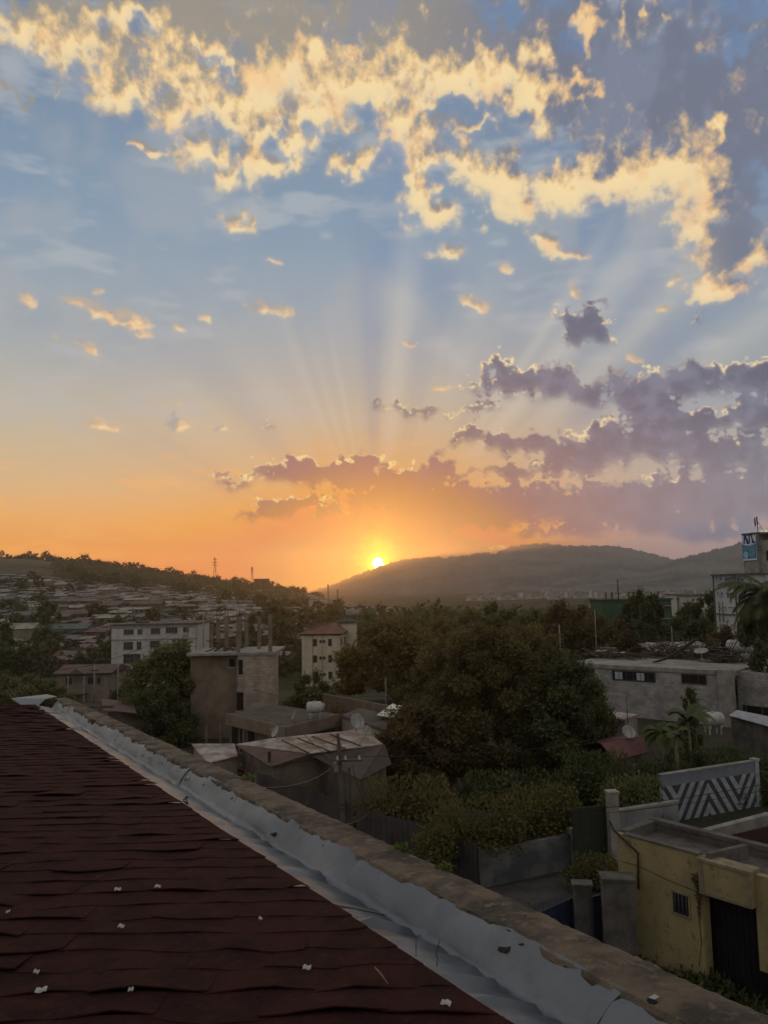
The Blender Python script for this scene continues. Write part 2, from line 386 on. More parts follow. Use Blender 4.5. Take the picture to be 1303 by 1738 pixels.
# ---------------------------------------------------------------- geometry helpers
class MB:
    """collects geometry that becomes ONE mesh object"""
    def __init__(s): s.v = []; s.f = []; s.mi = []; s.sm = []
    def add(s, vs, fs, mi=0, sm=False):
        o = len(s.v); s.v += [tuple(v) for v in vs]
        for f in fs: s.f.append(tuple(i+o for i in f)); s.mi.append(mi); s.sm.append(sm)
    def box(s, x0, x1, y0, y1, z0, z1, mi=0, M=None):
        vs = [Vector(p) for p in ((x0,y0,z0),(x1,y0,z0),(x1,y1,z0),(x0,y1,z0),(x0,y0,z1),(x1,y0,z1),(x1,y1,z1),(x0,y1,z1))]
        if M: vs = [M @ v for v in vs]
        s.add(vs, [(0,3,2,1),(4,5,6,7),(0,1,5,4),(1,2,6,5),(2,3,7,6),(3,0,4,7)], mi)
    def prism(s, pts, y0, y1, mi=0):
        """polygon in xz extruded along y"""
        n = len(pts); vs = [(x, y0, z) for x, z in pts]+[(x, y1, z) for x, z in pts]
        s.add(vs, [tuple(range(n)), tuple(range(2*n-1, n-1, -1))]+[(i, i+n, (i+1) % n+n, (i+1) % n) for i in range(n)], mi)
    def slab(s, pts, z0, z1, mi=0):
        """polygon in xy (counter-clockwise) extruded up; pts may carry own z offset"""
        n = len(pts)
        vs = [(p[0], p[1], z0+(p[2] if len(p) > 2 else 0)) for p in pts]+[(p[0], p[1], z1+(p[2] if len(p) > 2 else 0)) for p in pts]
        s.add(vs, [tuple(range(n-1, -1, -1)), tuple(range(n, 2*n))]+[(i, (i+1) % n, (i+1) % n+n, i+n) for i in range(n)], mi)
    def tube(s, pts, r, n=8, mi=0, cap=True, sm=True):
        pts = [Vector(p) for p in pts]; rs = r if isinstance(r, (list, tuple)) else [r]*len(pts)
        vs = []; up = Vector((0, 0, 1))
        for i, p in enumerate(pts):
            t = (pts[min(i+1, len(pts)-1)]-pts[max(i-1, 0)]).normalized()
            a = t.cross(up); a = a.normalized() if a.length > .05 else t.cross(Vector((1, 0, 0))).normalized()
            b = a.cross(t)
            for k in range(n):
                w = 2*math.pi*k/n; vs.append(p+(a*math.cos(w)+b*math.sin(w))*rs[i])
        fs = [(i*n+k, i*n+(k+1) % n, (i+1)*n+(k+1) % n, (i+1)*n+k) for i in range(len(pts)-1) for k in range(n)]
        if cap: fs += [tuple(range(n-1, -1, -1)), tuple((len(pts)-1)*n+k for k in range(n))]
        s.add(vs, fs, mi, sm)
    def lathe(s, prof, n=24, M=None, mi=0, sm=True):
        vs = [Vector((r*math.cos(2*math.pi*k/n), r*math.sin(2*math.pi*k/n), z)) for r, z in prof for k in range(n)]
        if M: vs = [M @ v for v in vs]
        s.add(vs, [(i*n+k, i*n+(k+1) % n, (i+1)*n+(k+1) % n, (i+1)*n+k) for i in range(len(prof)-1) for k in range(n)], mi, sm)
    def build(s, name, mats, parent=None, loc=(0,0,0), rz=0.0):
        me = bpy.data.meshes.new(name); me.from_pydata(s.v, [], s.f)
        if not isinstance(mats, (list, tuple)): mats = [mats]
        for m in mats: me.materials.append(m)
        me.polygons.foreach_set('material_index', s.mi); me.polygons.foreach_set('use_smooth', s.sm); me.update()
        o = bpy.data.objects.new(name, me); COL.objects.link(o)
        o.location = loc; o.rotation_euler = (0, 0, rz)
        if parent: o.parent = parent
        return o
def npmesh(name, v, f, m, parent=None, smooth_=False, loc=(0,0,0)):
    v = np.asarray(v, np.float32); f = np.asarray(f, np.int32); n = f.shape[1]
    me = bpy.data.meshes.new(name); me.vertices.add(len(v)); me.vertices.foreach_set('co', v.ravel())
    me.loops.add(f.size); me.loops.foreach_set('vertex_index', f.ravel())
    me.polygons.add(len(f)); me.polygons.foreach_set('loop_start', np.arange(0, f.size, n, dtype=np.int32))
    me.polygons.foreach_set('loop_total', np.full(len(f), n, np.int32))
    if smooth_: me.polygons.foreach_set('use_smooth', np.ones(len(f), bool))
    me.update(calc_edges=True); me.validate()
    for q in (m if isinstance(m, (list, tuple)) else [m]): me.materials.append(q)
    o = bpy.data.objects.new(name, me); COL.objects.link(o); o.location = loc
    if parent: o.parent = parent
    return o
def tag(o, label=None, cat=None, group=None, kind=None):
    if label: o['label'] = label
    if cat: o['category'] = cat
    if group: o['group'] = group
    if kind: o['kind'] = kind
    return o
def thing(name, label, cat, loc=(0,0,0), rz=0.0, group=None):
    o = bpy.data.objects.new(name, None); COL.objects.link(o); o.empty_display_size = .2
    o.location = loc; o.rotation_euler = (0, 0, rz)
    return tag(o, label, cat, group)
def dup(root, loc, rz=0.0, sc=1.0, label=None, group=None):
    kids = [(c, list(c.children)) for c in root.children]
    r = root.copy(); COL.objects.link(r); r.location = loc; r.rotation_euler = (0, 0, rz)
    r.scale = (sc, sc, sc) if not isinstance(sc, (tuple, list)) else sc
    if label: r['label'] = label
    if group: r['group'] = group
    for ch, gs in kids:
        c = ch.copy(); COL.objects.link(c); c.parent = r
        for g in gs:
            d = g.copy(); COL.objects.link(d); d.parent = c
    return r
G = 4/3.
def q(px, py, Y): return atY(px, py, Y*G)
def interp(x, tab): return float(np.interp(x, [t[0] for t in tab], [t[1] for t in tab]))

# ---------------------------------------------------------------- land
RIDGE = [(-900,930),(-300,936),(0,944),(60,946),(110,954),(160,957),(200,966),(260,971),(300,977),(365,988),(430,995),(480,1002),(530,1012),(580,1022),(640,1034),(700,1046),(900,1060)]
def ridge_z(s, tab=RIDGE, Y=1000., px0=None):
    """height of a skyline table at distance Y in the direction x/Y = s"""
    px = W/2 + F*s
    for _ in range(3):
        py = interp(px, tab); p = atY(px, py, Y); px += (s*Y-p.x)/Y*F
    return atY(px, interp(px, tab), Y).z
_sr = np.linspace(-1.6, 1.2, 200); _zr = [ridge_z(s) for s in _sr]
def sst(x, a, b):
    t = min(1, max(0, (x-a)/(b-a))); return t*t*(3-2*t)
def ground_z(x, Y):
    if Y < 1: return 0.0
    s = x/Y
    left = 1-sst(s, -.02, .12)
    z = -6.0*sst(Y, 72, 150)*left - 2.5*sst(Y, 110, 200)*(1-left)
    if Y > 185:
        zr = float(np.interp(s, _sr, _zr)); zb = -6*left-2.5*(1-left)
        hill = sst(-s, -.03, .06)
        t = (Y-185)/(1000-185)
        if t < 1: hz = zb+(zr-zb)*(t**1.12) + 2.2*math.sin(x*.021+1)*math.sin(Y*.013)*math.sin(math.pi*t)
        else: hz = zr-(t-1)*90
        hz = max(hz, -12)
        flat = zb-8*sst(Y, 400, 2500)
        z = hz*hill+flat*(1-hill)
    if Y > 3000: z = min(z, -12)
    return z
gm = mat('ground_earth', (.055,.05,.032,1), (.035,.042,.022,1), .35, .95, .4)
rows = [-60,-20,0]+list(np.arange(8, 72, 6.))+list(np.arange(72, 190, 8.))+list(np.arange(190, 1100, 22.))+[1150,1250,1400,1700,2200,3000,4500,7000,12000,20000]
colsn = 170
vs = []; fs = []
for j, Y in enumerate(rows):
    for i in range(colsn):
        s = -1.15+2.3*i/(colsn-1); x = s*max(Y, 70)*(1 if Y < 2000 else 1.3)
        vs.append((x, Y, ground_z(x, Y)))
for j in range(len(rows)-1):
    for i in range(colsn-1):
        a = j*colsn+i; fs.append((a, a+1, a+colsn+1, a+colsn))
# hillside material: scrub, bare fields high on the left, reddish tracks
m = bpy.data.materials.new('hillside'); m.use_nodes = True; nt = m.node_tree; S.nt = nt
b_ = nt.nodes['Principled BSDF']; tcn = nt.nodes.new('ShaderNodeTexCoord'); p_ = S(tcn.outputs['Object'])
x_, y_, z_ = sep(p_)
scrub = cmix(smooth(noise(p_, .02, 6, .65), .38, .62), (.022,.030,.016,1), (.075,.066,.040,1))
scrub = cmix(smooth(noise(p_, .3, 4, .6), .5, .7), scrub, (.05,.045,.032,1))
field_ = cmix(smooth(noise(p_, .035, 4), .4, .6), (.11,.088,.048,1), (.075,.072,.040,1))
# a ploughed bare shoulder: inside a tilted ellipse of the slope
ex = vm('LENGTH', vm('MULTIPLY', vm('SUBTRACT', p_, (-470, 880, 0)), (1/105., 1/140., 0)), out=1)
col_ = cmix(smooth(ex + (noise(p_, .012, 3)-.5)*.8, .8, .95, 1, 0), scrub, field_)
near_ = smooth(y_, 40, 90)
col_ = cmix(near_, cmix(smooth(noise(p_, .5, 6, .6), .4, .62), (.040,.036,.028,1), (.028,.032,.018,1)), col_)
nt.links.new(col_.so, b_.inputs['Base Color']); b_.inputs['Roughness'].default_value = 1; b_.inputs['Specular IOR Level'].default_value = .1
gnd = npmesh('ground', vs, fs, m, smooth_=True); tag(gnd, kind='structure')

# mountains: two massifs with their own skyline, gullied slopes and foothills
def mountain(name, tab, Yr, Yf, px0, px1, zf, seed, mt, rough=26):
    rs = np.random.RandomState(seed)
    ns = 420; nr = 46; vs = []; fs = []
    ph = rs.rand(12)*6.28; fr = np.array([3,5,8,13,21,34,55,80,120,170,240,330])
    for j in range(nr):
        t = j/(nr-1)
        for i in range(ns):
            px = px0+(px1-px0)*i/(ns-1)
            sk = (px-W/2)/F
            rgh = 1.1*math.sin(px*.31)+.9*math.sin(px*.83+1)+.7*math.sin(px*1.9+seed) if px < 1400 else 0
            zr = atY(px, interp(px, tab)+rgh*.8, Yr).z; xr = atY(px, interp(px, tab), Yr).x
            if t <= .8:
                u = t/.8; Y = Yf+(Yr-Yf)*u
                g = sum(math.sin(f*sk*2.2+p+u*(2+k*.7))*(1/(k+1.5)) for k, (f, p) in enumerate(zip(fr, ph)))
                prof = u**1.5*.55+.45*(u*u*(3-2*u))
                z = zf+(zr-zf)*prof + g*rough*math.sin(math.pi*min(1, u*.98))**1.1*min(1, max(0, (zr-zf)/200))
                # never above the sight line to the skyline
                lim = CZ+(zr-CZ)*(Y/Yr)-2*(1-u)
                z = min(z, max(lim, zf)) if u < 1 else zr
            else:
                u = (t-.8)/.2; Y = Yr+u*1600; z = zr-(zr-zf)*u*u*.9-u*30
            vs.append((sk*Y + (xr-sk*Yr)*Y/Yr, Y, z))
    for j in range(nr-1):
        for i in range(ns-1):
            a = j*ns+i; fs.append((a, a+1, a+ns+1, a+ns))
    o = npmesh(name, vs, fs, mt, smooth_=True); tag(o, kind='structure'); return o
mm = bpy.data.materials.new('mountain_slope'); mm.use_nodes = True; nt = mm.node_tree; S.nt = nt
b_ = nt.nodes['Principled BSDF']; tcn = nt.nodes.new('ShaderNodeTexCoord'); p_ = S(tcn.outputs['Object']); _, _, z_ = sep(p_)
c_ = cmix(smooth(noise(p_, .0028, 9, .68), .44, .56), (.030,.040,.046,1), (.125,.13,.125,1))  # pale blue-grey haze tint put into the slope colours
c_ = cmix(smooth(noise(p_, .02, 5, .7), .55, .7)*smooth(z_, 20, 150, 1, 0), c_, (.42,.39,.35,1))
nt.links.new(c_.so, b_.inputs['Base Color']); b_.inputs['Roughness'].default_value = 1; b_.inputs['Specular IOR Level'].default_value = .05
MT1 = [(380,1030),(480,1014),(530,1002),(560,994),(600,977),(625,968),(645,961),(660,956),(680,950),(700,948),(725,946),(742,944),(748,946),(756,948),(765,943),(772,944),(790,943),(815,937),(830,938),(840,940),(850,934),(868,927),(900,923),(925,922),(960,926),(1000,926),(1040,926),(1070,931),(1100,938),(1145,950),(1200,965),(1280,985),(1400,1000)]
MT2 = [(960,1008),(1020,992),(1080,972),(1120,957),(1145,950),(1170,943),(1200,936),(1215,931),(1230,929),(1262,918),(1303,905),(1380,900),(1500,902)]
mountain('mountain', MT1, 6600., 2600., 380, 1400, -14, 3, mm)
mountain('mountain', MT2, 4700., 2300., 960, 1500, -14, 8, mm, 16)

# the dusty air of the valley
hz = MB(); hz.box(-7600, 9000, -120, 8600, -22, 425)
hm = bpy.data.materials.new('haze_air'); hm.use_nodes = True; nt = hm.node_tree; nt.nodes.clear()
pv = nt.nodes.new('ShaderNodeVolumePrincipled'); om = nt.nodes.new('ShaderNodeOutputMaterial')
pv.inputs['Color'].default_value = (.95,.87,.77,1); pv.inputs['Density'].default_value = 2.4e-4; pv.inputs['Anisotropy'].default_value = .80
nt.links.new(pv.outputs[0], om.inputs['Volume'])
ho = hz.build('haze', hm); tag(ho, 'thin warm dusty haze filling the valley air', 'haze', kind='stuff')
# ---------------------------------------------------------------- the roof underfoot
H0 = 1.5
d1 = ray(-107, 1083); d1 = d1/d1.y
def rp(lat, h, Y): return CAM + d1*Y + Vector((lat, 0, -h))
M_sh = mat('shingle_grit', (.042,.0125,.011,1), (.018,.0072,.007,1), 5, .95, .8, 140, spec=.12, detail=12, thr=(.30,.70), dirt=(.050,.020,.018,1))
M_zinc = mat('zinc_sheet', (.165,.18,.20,1), (.10,.115,.135,1), .8, .36, .35, 5, metal=.7, spec=.35, thr=(.3,.75), detail=8, dirt=(.115,.12,.13,1))
M_conc = mat('weathered_mortar', (.15,.115,.085,1), (.055,.046,.038,1), 3, .97, 1.0, 40, detail=12, thr=(.38,.62), dirt=(.20,.17,.12,1))
M_cream = mat('house_wall_render', (.30,.27,.22,1), (.22,.20,.17,1), 1, .9, .3)
M_dark = mat('dark_hole', (.012,.010,.010,1), (.03,.018,.012,1), 9, .9)
M_paper = mat('paper_scrap', (.34,.32,.30,1), (.24,.22,.20,1), 20, .8)
house = thing('house', 'dark red shingle roof with a zinc gutter and mortar parapet, in the foreground', 'house')
YN, YF = 1.2, 17.4
# deck under the shingles
mb = MB(); mb.add([rp(-16, H0+.03, YN), rp(2.235, H0+.03, YN), rp(2.235, H0+.03, YF), rp(-16, H0+.03, YF)], [(0,1,2,3)])
mb.build('roof_deck', M_sh, house)
mb = MB(); rr = random.Random(5)
k = 0; Y = YN
Ynorm = Vector((0, 1, d1.z)).normalized()
def splane(x, Y, up): return Vector((x, Y, CZ-H0+d1.z*Y+up))
while Y < YF:
    ex = rr.uniform(.19, .245); off = rr.uniform(0, .5)
    xe = d1.x*Y+2.24
    x = xe - rr.uniform(.12, .45) if k % 2 else xe - rr.uniform(.3, .5); x1 = xe + .03
    xl = -1.05*Y-2.5
    while x1 > xl:
        x0 = x; n = 5; jr = rr.gauss(0, .006)
        lift = .002+max(0, rr.gauss(.001, .004)); sag = rr.gauss(.006, .030); tilt = rr.gauss(0, .022); th = .0055
        if rr.random() < .26: lift += rr.uniform(.008, .022)
        if rr.random() < .10: tilt += rr.choice((-1, 1))*.05
        pk = rr.uniform(.3, .7)
        f0 = []; f1 = []; b1 = []
        for i in range(n+1):
            u = i/n; w = 1-abs(u-pk)/max(pk, 1-pk)
            yy = Y + sag*w*-1 + tilt*(u-.5) + rr.gauss(0, .0022)
            xx = x0+(x1-x0)*u
            l = lift*(.35+.65*w) + .003*math.sin(u*7+k)
            lim_ = d1.x*yy+2.25+jr; xb = min(xx, d1.x*(Y+ex+.05)+2.25); xx = min(xx, lim_)
            f0.append(splane(xx, yy, l)); f1.append(splane(xx, yy+.002, l+th)); b1.append(splane(xb, Y+ex+.05, .0015))
        vs = f0+f1+b1; N = n+1
        fs = [(i, i+1, N+i+1, N+i) for i in range(n)]+[(N+i, N+i+1, 2*N+i+1, 2*N+i) for i in range(n)]+[(0, N, 2*N), (n, 2*N+n, N+n)]
        fs += [(i+1, i, 2*N+i, 2*N+i+1) for i in range(n)]
        mb.add(vs, fs)
        x1 = x0+.02; x = x1-rr.uniform(.36, .52)
    Y += ex*(1 if Y > 3 else .95); k += 1
mb.build('shingles', M_sh, house)
# ridge roll at the far left end
mb = MB(); pts = [rp(-16+i*.6, H0-.02-.03*rr.random(), YF+.12+.02*rr.random()) for i in range(45) if -16+i*.6 < 1.0]
mb.tube(pts, .10, 8); mb.build('ridge_cap', M_sh, house)
# gutter sheet: sloping flat, crease, upstand; dented and wrinkled
nl = 240; prof = [(2.16, H0+.022), (2.25, H0+.03), (2.40, H0+.055), (2.59, H0+.10), (2.63, H0+.145), (2.67, H0+.09), (2.74, H0-.005), (2.80, H0-.055)]
vs = []; rg = random.Random(3)
dent = [rg.gauss(0, 1) for _ in range(nl+1)]
for i in range(nl+1):
    Yq = YN-.3+(YF+.6-YN)*(i/nl)**1.25
    for j, (lat, h) in enumerate(prof):
        a = .010*dent[i]*(1 if j in (3, 6, 2) else .35) + .010*math.sin(Yq*3.1+j*1.7) + .008*math.sin(Yq*7.7+j*2) + .004*math.sin(Yq*17+j*3)
        if j <= 1: a = 0
        vs.append(rp(lat+(.02*math.sin(Yq*.9)+rg.gauss(0, .006))*(j > 3), h+a, Yq))
n = len(prof)
fs = [(i*n+j, i*n+j+1, (i+1)*n+j+1, (i+1)*n+j) for i in range(nl) for j in range(n-1)]
gut = MB(); gut.add(vs, fs, 0, True)
# lapped seams
for Ys in (3.3, 4.6, 6.4, 8.6, 11.2, 14):
    gut.add([rp(l, h-.006, Ys+e*.04-l*.02) for l, h in prof[1:] for e in (0, 1)], [(2*j, 2*j+1, 2*j+3, 2*j+2) for j in range(len(prof)-2)], 0)
gutter = gut.build('gutter', M_zinc, house)
# torn nail holes with a curled flap
M_torn = mat('torn_zinc', (.3,.32,.35,1), None, 3, .5, metal=.4)
for px, py, s in [(640,1486,.9),(644,1500,1.5),(699,1523,.5),(748,1497,.4),(856,1612,2.1),(884,1606,.8),(345,1332,.7),(394,1358,1.0),(464,1417,1.6),(549,1438,.8),(560,1450,.4),(625,1434,.5),(240,1283,.8),(252,1288,.8),(270,1296,.7),(195,1257,.7),(160,1243,.5),(210,1272,.6),(316,1325,1.2),(880,1550,.5),(833,1585,.5),(1105,1712,1.4),(960,1640,.6)]:
    # land the mark on the upstand of the gutter
    best = None
    d = ray(px, py)
    for t_ in np.linspace(1.5, 17, 620):
        P0 = CAM+d*t_; lat = P0.x-d1.x*P0.y; h = CZ+d1.z*P0.y-P0.z
        hs = np.interp(lat, [p[0] for p in prof], [p[1] for p in prof])
        e = abs(h-hs)
        if 2.2 < lat < 2.8 and (best is None or e < best[0]): best = (e, lat, hs, P0.y)
    if best:
        _, lat, h, Yb = best; s *= .014*(1+Yb*.06)
        c = rp(lat, h-.010, Yb); ax = Vector((.5, 0, .42 if lat > 2.62 else -.15)).normalized(); ay = Vector((d1.x, 1, d1.z)).normalized()
        hm_ = MB(); k_ = 7; ring = [c+ax*s*math.cos(w)*(.6+.5*rg.random())+ay*s*1.3*math.sin(w)*(.6+.6*rg.random()) for w in [2*math.pi*q_/k_ for q_ in range(k_)]]
        hm_.add(ring, [tuple(range(k_))], 0)
        nrm = ax.cross(ay); hm_.add([ring[0], ring[1], ring[1]+ax*s*1.2-nrm*.01, ring[0]+ax*s*.9-nrm*.006], [(0,1,2,3)], 1)
        hm_.build('torn_hole', [M_dark, M_torn], gutter)
# bent clip left in the gutter
mb = MB()
a, b, c = rp(2.27, H0-.01, 7.0), rp(2.33, H0-.02, 7.25), rp(2.42, H0+.02, 7.45)
mb.tube([a, b, c, c+Vector((-.02,-.1,0)), b+Vector((.02,-.12,-.01)), a], .006, 5); mb.build('wire_clip', M_dark, gutter)
# parapet: mortar capping with broken inner lip
def nz(t, s): return math.sin(t*1.7+s)*.5+math.sin(t*4.3+s*2)*.3+math.sin(t*11.1+s*3)*.2
nl = 620; vs = []; rg = random.Random(9); jag = 0
for i in range(nl+1):
    Yq = YN-.4+(18.6-YN)*(i/nl)**1.2
    jag = jag*.72+rg.gauss(0, .011)
    inner = 2.775+.018*nz(Yq, 1)+jag*(.16+max(0, min(1, (Yq-5)/7))*1.1)
    ht = H0-.055
    g_ = lambda k_: .004*nz(Yq*2.3, k_*1.9)+.003*rg.gauss(0, 1)
    pr = [(inner+.012, ht+.09), (inner, ht+.018), (inner+.010, ht-.004+g_(1)), (2.84+.01*nz(Yq, 2), ht-.012+g_(2)), (2.90, ht-.016+g_(3)), (2.96, ht-.018+g_(4)), (3.02, ht-.016+g_(5)), (3.08, ht-.013+g_(6)), (3.118+.007*nz(Yq*2, 4)+.005*rg.random(), ht-.004+g_(7)), (3.128+.006*rg.random(), ht+.03), (3.12, ht+.25)]
    for lat, h in pr: vs.append(rp(lat, h, Yq))
n = 11
fs = [(i*n+j, i*n+j+1, (i+1)*n+j+1, (i+1)*n+j) for i in range(nl) for j in range(n-1)]
fs += [tuple(range(n-1, -1, -1)), tuple(nl*n+j for j in range(n))]
mb = MB(); mb.add(vs, fs, 0, False)
for _ in range(150):      # crumbs of mortar
    Yq = rg.uniform(2.4, 17); c = rp(rg.uniform(2.8, 3.1), H0-.095, Yq); s = rg.uniform(.004, .012)
    mb.add([c+Vector((rg.uniform(-s, s), rg.uniform(-s, s), 0)) for _q in range(3)]+[c+Vector((0, 0, s*1.2))], [(0,1,3),(1,2,3),(2,0,3)])
mb.build('parapet', M_conc, house)
mb = MB()      # the masonry wall below
A0 = rp(3.09, 0, YN-3); A1 = rp(3.09, 0, 18.4); nrm = Vector((-A1.y+A0.y, A1.x-A0.x, 0)).normalized()*.3
zt0 = rp(0, H0+.15, YN-3).z; zt1 = rp(0, H0+.15, 18.4).z
mb.add([(A0.x,A0.y,-1),(A1.x,A1.y,-1),(A1.x,A1.y,zt1),(A0.x,A0.y,zt0),(A0.x+nrm.x,A0.y+nrm.y,-1),(A1.x+nrm.x,A1.y+nrm.y,-1),(A1.x+nrm.x,A1.y+nrm.y,zt1),(A0.x+nrm.x,A0.y+nrm.y,zt0)], [(0,1,2,3),(5,4,7,6),(1,5,6,2),(3,2,6,7),(4,0,3,7)])
B = rp(-16, H0+.2, YF); mb.add([(A1.x+nrm.x,18.2,-1),(B.x,18.2,-1),(B.x,18.2,B.z),(A1.x+nrm.x,18.2,B.z),(A1.x+nrm.x,17.9,-1),(B.x,17.9,-1),(B.x,17.9,B.z),(A1.x+nrm.x,17.9,B.z)], [(0,1,2,3),(5,4,7,6),(3,2,6,7)])
mb.build('outer_wall', M_cream, house)
# bent metal end plate of the gutter
mb = MB(); e0 = rp(1.75, H0-.16, YF+.35)
mb.add([rp(1.72, H0-.13, YF+.2), rp(2.62, H0-.16, YF+.8), rp(2.80, H0-.13, YF+.45), rp(2.5, H0-.10, YF+.2), rp(2.2, H0+.08, YF-.25), rp(1.95, H0+.02, YF-.1)], [(0,1,2,3),(0,3,4,5)])
mb.build('gutter_end_plate', M_zinc, house)

# scraps and twigs lying on the roof
def on_roof(px, py):
    d = ray(px, py); t_ = -H0/(d.z-d1.z*d.y); return CAM+d*t_
SCR = [(268,1513,.05,'rectangular pale paper scrap, farther of the two in the middle of the shingles',10),(200,1518,.055,'thin pale paper strip lying left of the upper rectangular scrap',25),(206,1582,.05,'creased pale paper scrap shaped like a shallow V on the shingles',0),(14,1557,.03,'tiny pale paper scrap at the left edge of the roof',0),
       (442,1569,.045,'small pale upright scrap lying left of the gutter, above the larger curled one',80),(521,1654,.055,'curled pale paper scrap lying nearest below the gutter middle',0),(70,1693,.07,'crumpled two-winged paper scrap wedged under a shingle edge',5),(222,1692,.035,'small pale paper scrap right of the crumpled two-winged one',-20),(757,1715,.06,'folded pale paper scrap lowest beside the gutter edge',-25),(62,1661,.04,'flat pale paper scrap just above the crumpled two-winged one',8)]
for px, py, s, lab, a in SCR:
    s *= .68
    c = on_roof(px, py); mb = MB(); n = 4; vs = []
    for i in range(n+1):
        u = i/n-.5; z = .004*math.sin(i*2.1+px)+.006*u*math.sin(px)
        vs += [Vector((u*s, -s*.28+.003*math.sin(i*3+py), z)), Vector((u*s*.95, s*.28, z+.008))]
    vs += [v+Vector((0, 0, .0012)) for v in vs]; m_ = 2*(n+1)
    mb.add(vs, [(2*i, 2*i+2, 2*i+3, 2*i+1) for i in range(n)]+[(m_+2*i, m_+2*i+1, m_+2*i+3, m_+2*i+2) for i in range(n)]+[(2*i, m_+2*i, m_+2*i+2, 2*i+2) for i in range(n)])
    o = mb.build('paper_scrap', M_paper, None, c+Vector((0, 0, .026)), R_(a)); tag(o, lab, 'paper scrap', 'paper scraps on the shingles')
for (px, py, L_, lab, pts) in [(650,1672,0,'straight bare twig lying across the shingles','t'),(706,1620,0,'short black wire standing at the gutter edge, left of the bent one','w'),(741,1637,0,'bent black wire standing at the gutter edge','b')]:
    c = on_roof(px, py); mb = MB()
    if pts == 't': mb.tube([Vector((-.035,.07,.03)), Vector((-.01,.01,.032)), Vector((.02,-.07,.03))], [.003,.0035,.002], 5)
    if pts == 'w': mb.tube([(0,-.01,0),(.0,0,.05),(.006,0,.085),(.022,0,.088)], .0016, 5)
    if pts == 'b': mb.tube([(0,-.01,0),(.004,0,.03),(-.004,0,.055),(.008,0,.08),(.016,0,.115)], .0018, 5)
    o = mb.build('twig' if pts == 't' else 'wire', M_dark if pts != 't' else mat('twig_bark', (.16,.11,.08,1)), None, c+Vector((0,0,.01 if pts == 't' else -.005))); tag(o, lab, 'twig' if pts == 't' else 'wire')
# ---------------------------------------------------------------- plants
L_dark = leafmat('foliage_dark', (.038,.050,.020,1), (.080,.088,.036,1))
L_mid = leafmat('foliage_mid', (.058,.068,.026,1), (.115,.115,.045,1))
L_warm = leafmat('foliage_warm', (.075,.066,.024,1), (.14,.11,.040,1))
L_hedge = leafmat('foliage_hedge', (.055,.058,.018,1), (.12,.105,.034,1), 2)
L_red = leafmat('foliage_reddish', (.060,.050,.024,1), (.115,.082,.036,1), 1)
M_bark = mat('bark', (.07,.055,.04,1), (.04,.033,.027,1), 6, .95, .6)
def leaf_cloud(rs, cs, rad, n, size, flat=.9, aspect=1.7, shell=.55, droop=0.0, spray=1):
    """n leaf quads scattered through lobes (centres cs, radii rad, both Nx3)"""
    cs = np.asarray(cs, float); rad = np.asarray(rad, float)
    if rad.ndim == 1: rad = np.stack([rad, rad, rad*flat], 1)
    w = rad[:, 0]*rad[:, 2]; w = w/w.sum(); idx = rs.choice(len(cs), n, p=w)
    d = rs.randn(n, 3); d /= np.linalg.norm(d, axis=1)[:, None]
    r = shell+(1-shell)*rs.rand(n)**.6; r *= 1+.16*rs.randn(n)
    c = cs[idx]+d*rad[idx]*r[:, None]; c[:, 2] -= droop*np.abs(rs.randn(n))
    a = rs.randn(n, 3)+d*.9; a[:, 2] -= droop*2; a /= np.linalg.norm(a, axis=1)[:, None]
    b = np.cross(a, rs.randn(n, 3)); b /= np.linalg.norm(b, axis=1)[:, None]
    s = size*(.55+.9*rs.rand(n))[:, None]
    p = np.stack([c-a*s*aspect/2, c+b*s*.5, c+a*s*aspect/2, c-b*s*.5], 1).reshape(-1, 3)
    f = np.arange(4*n).reshape(n, 4)
    return p, f
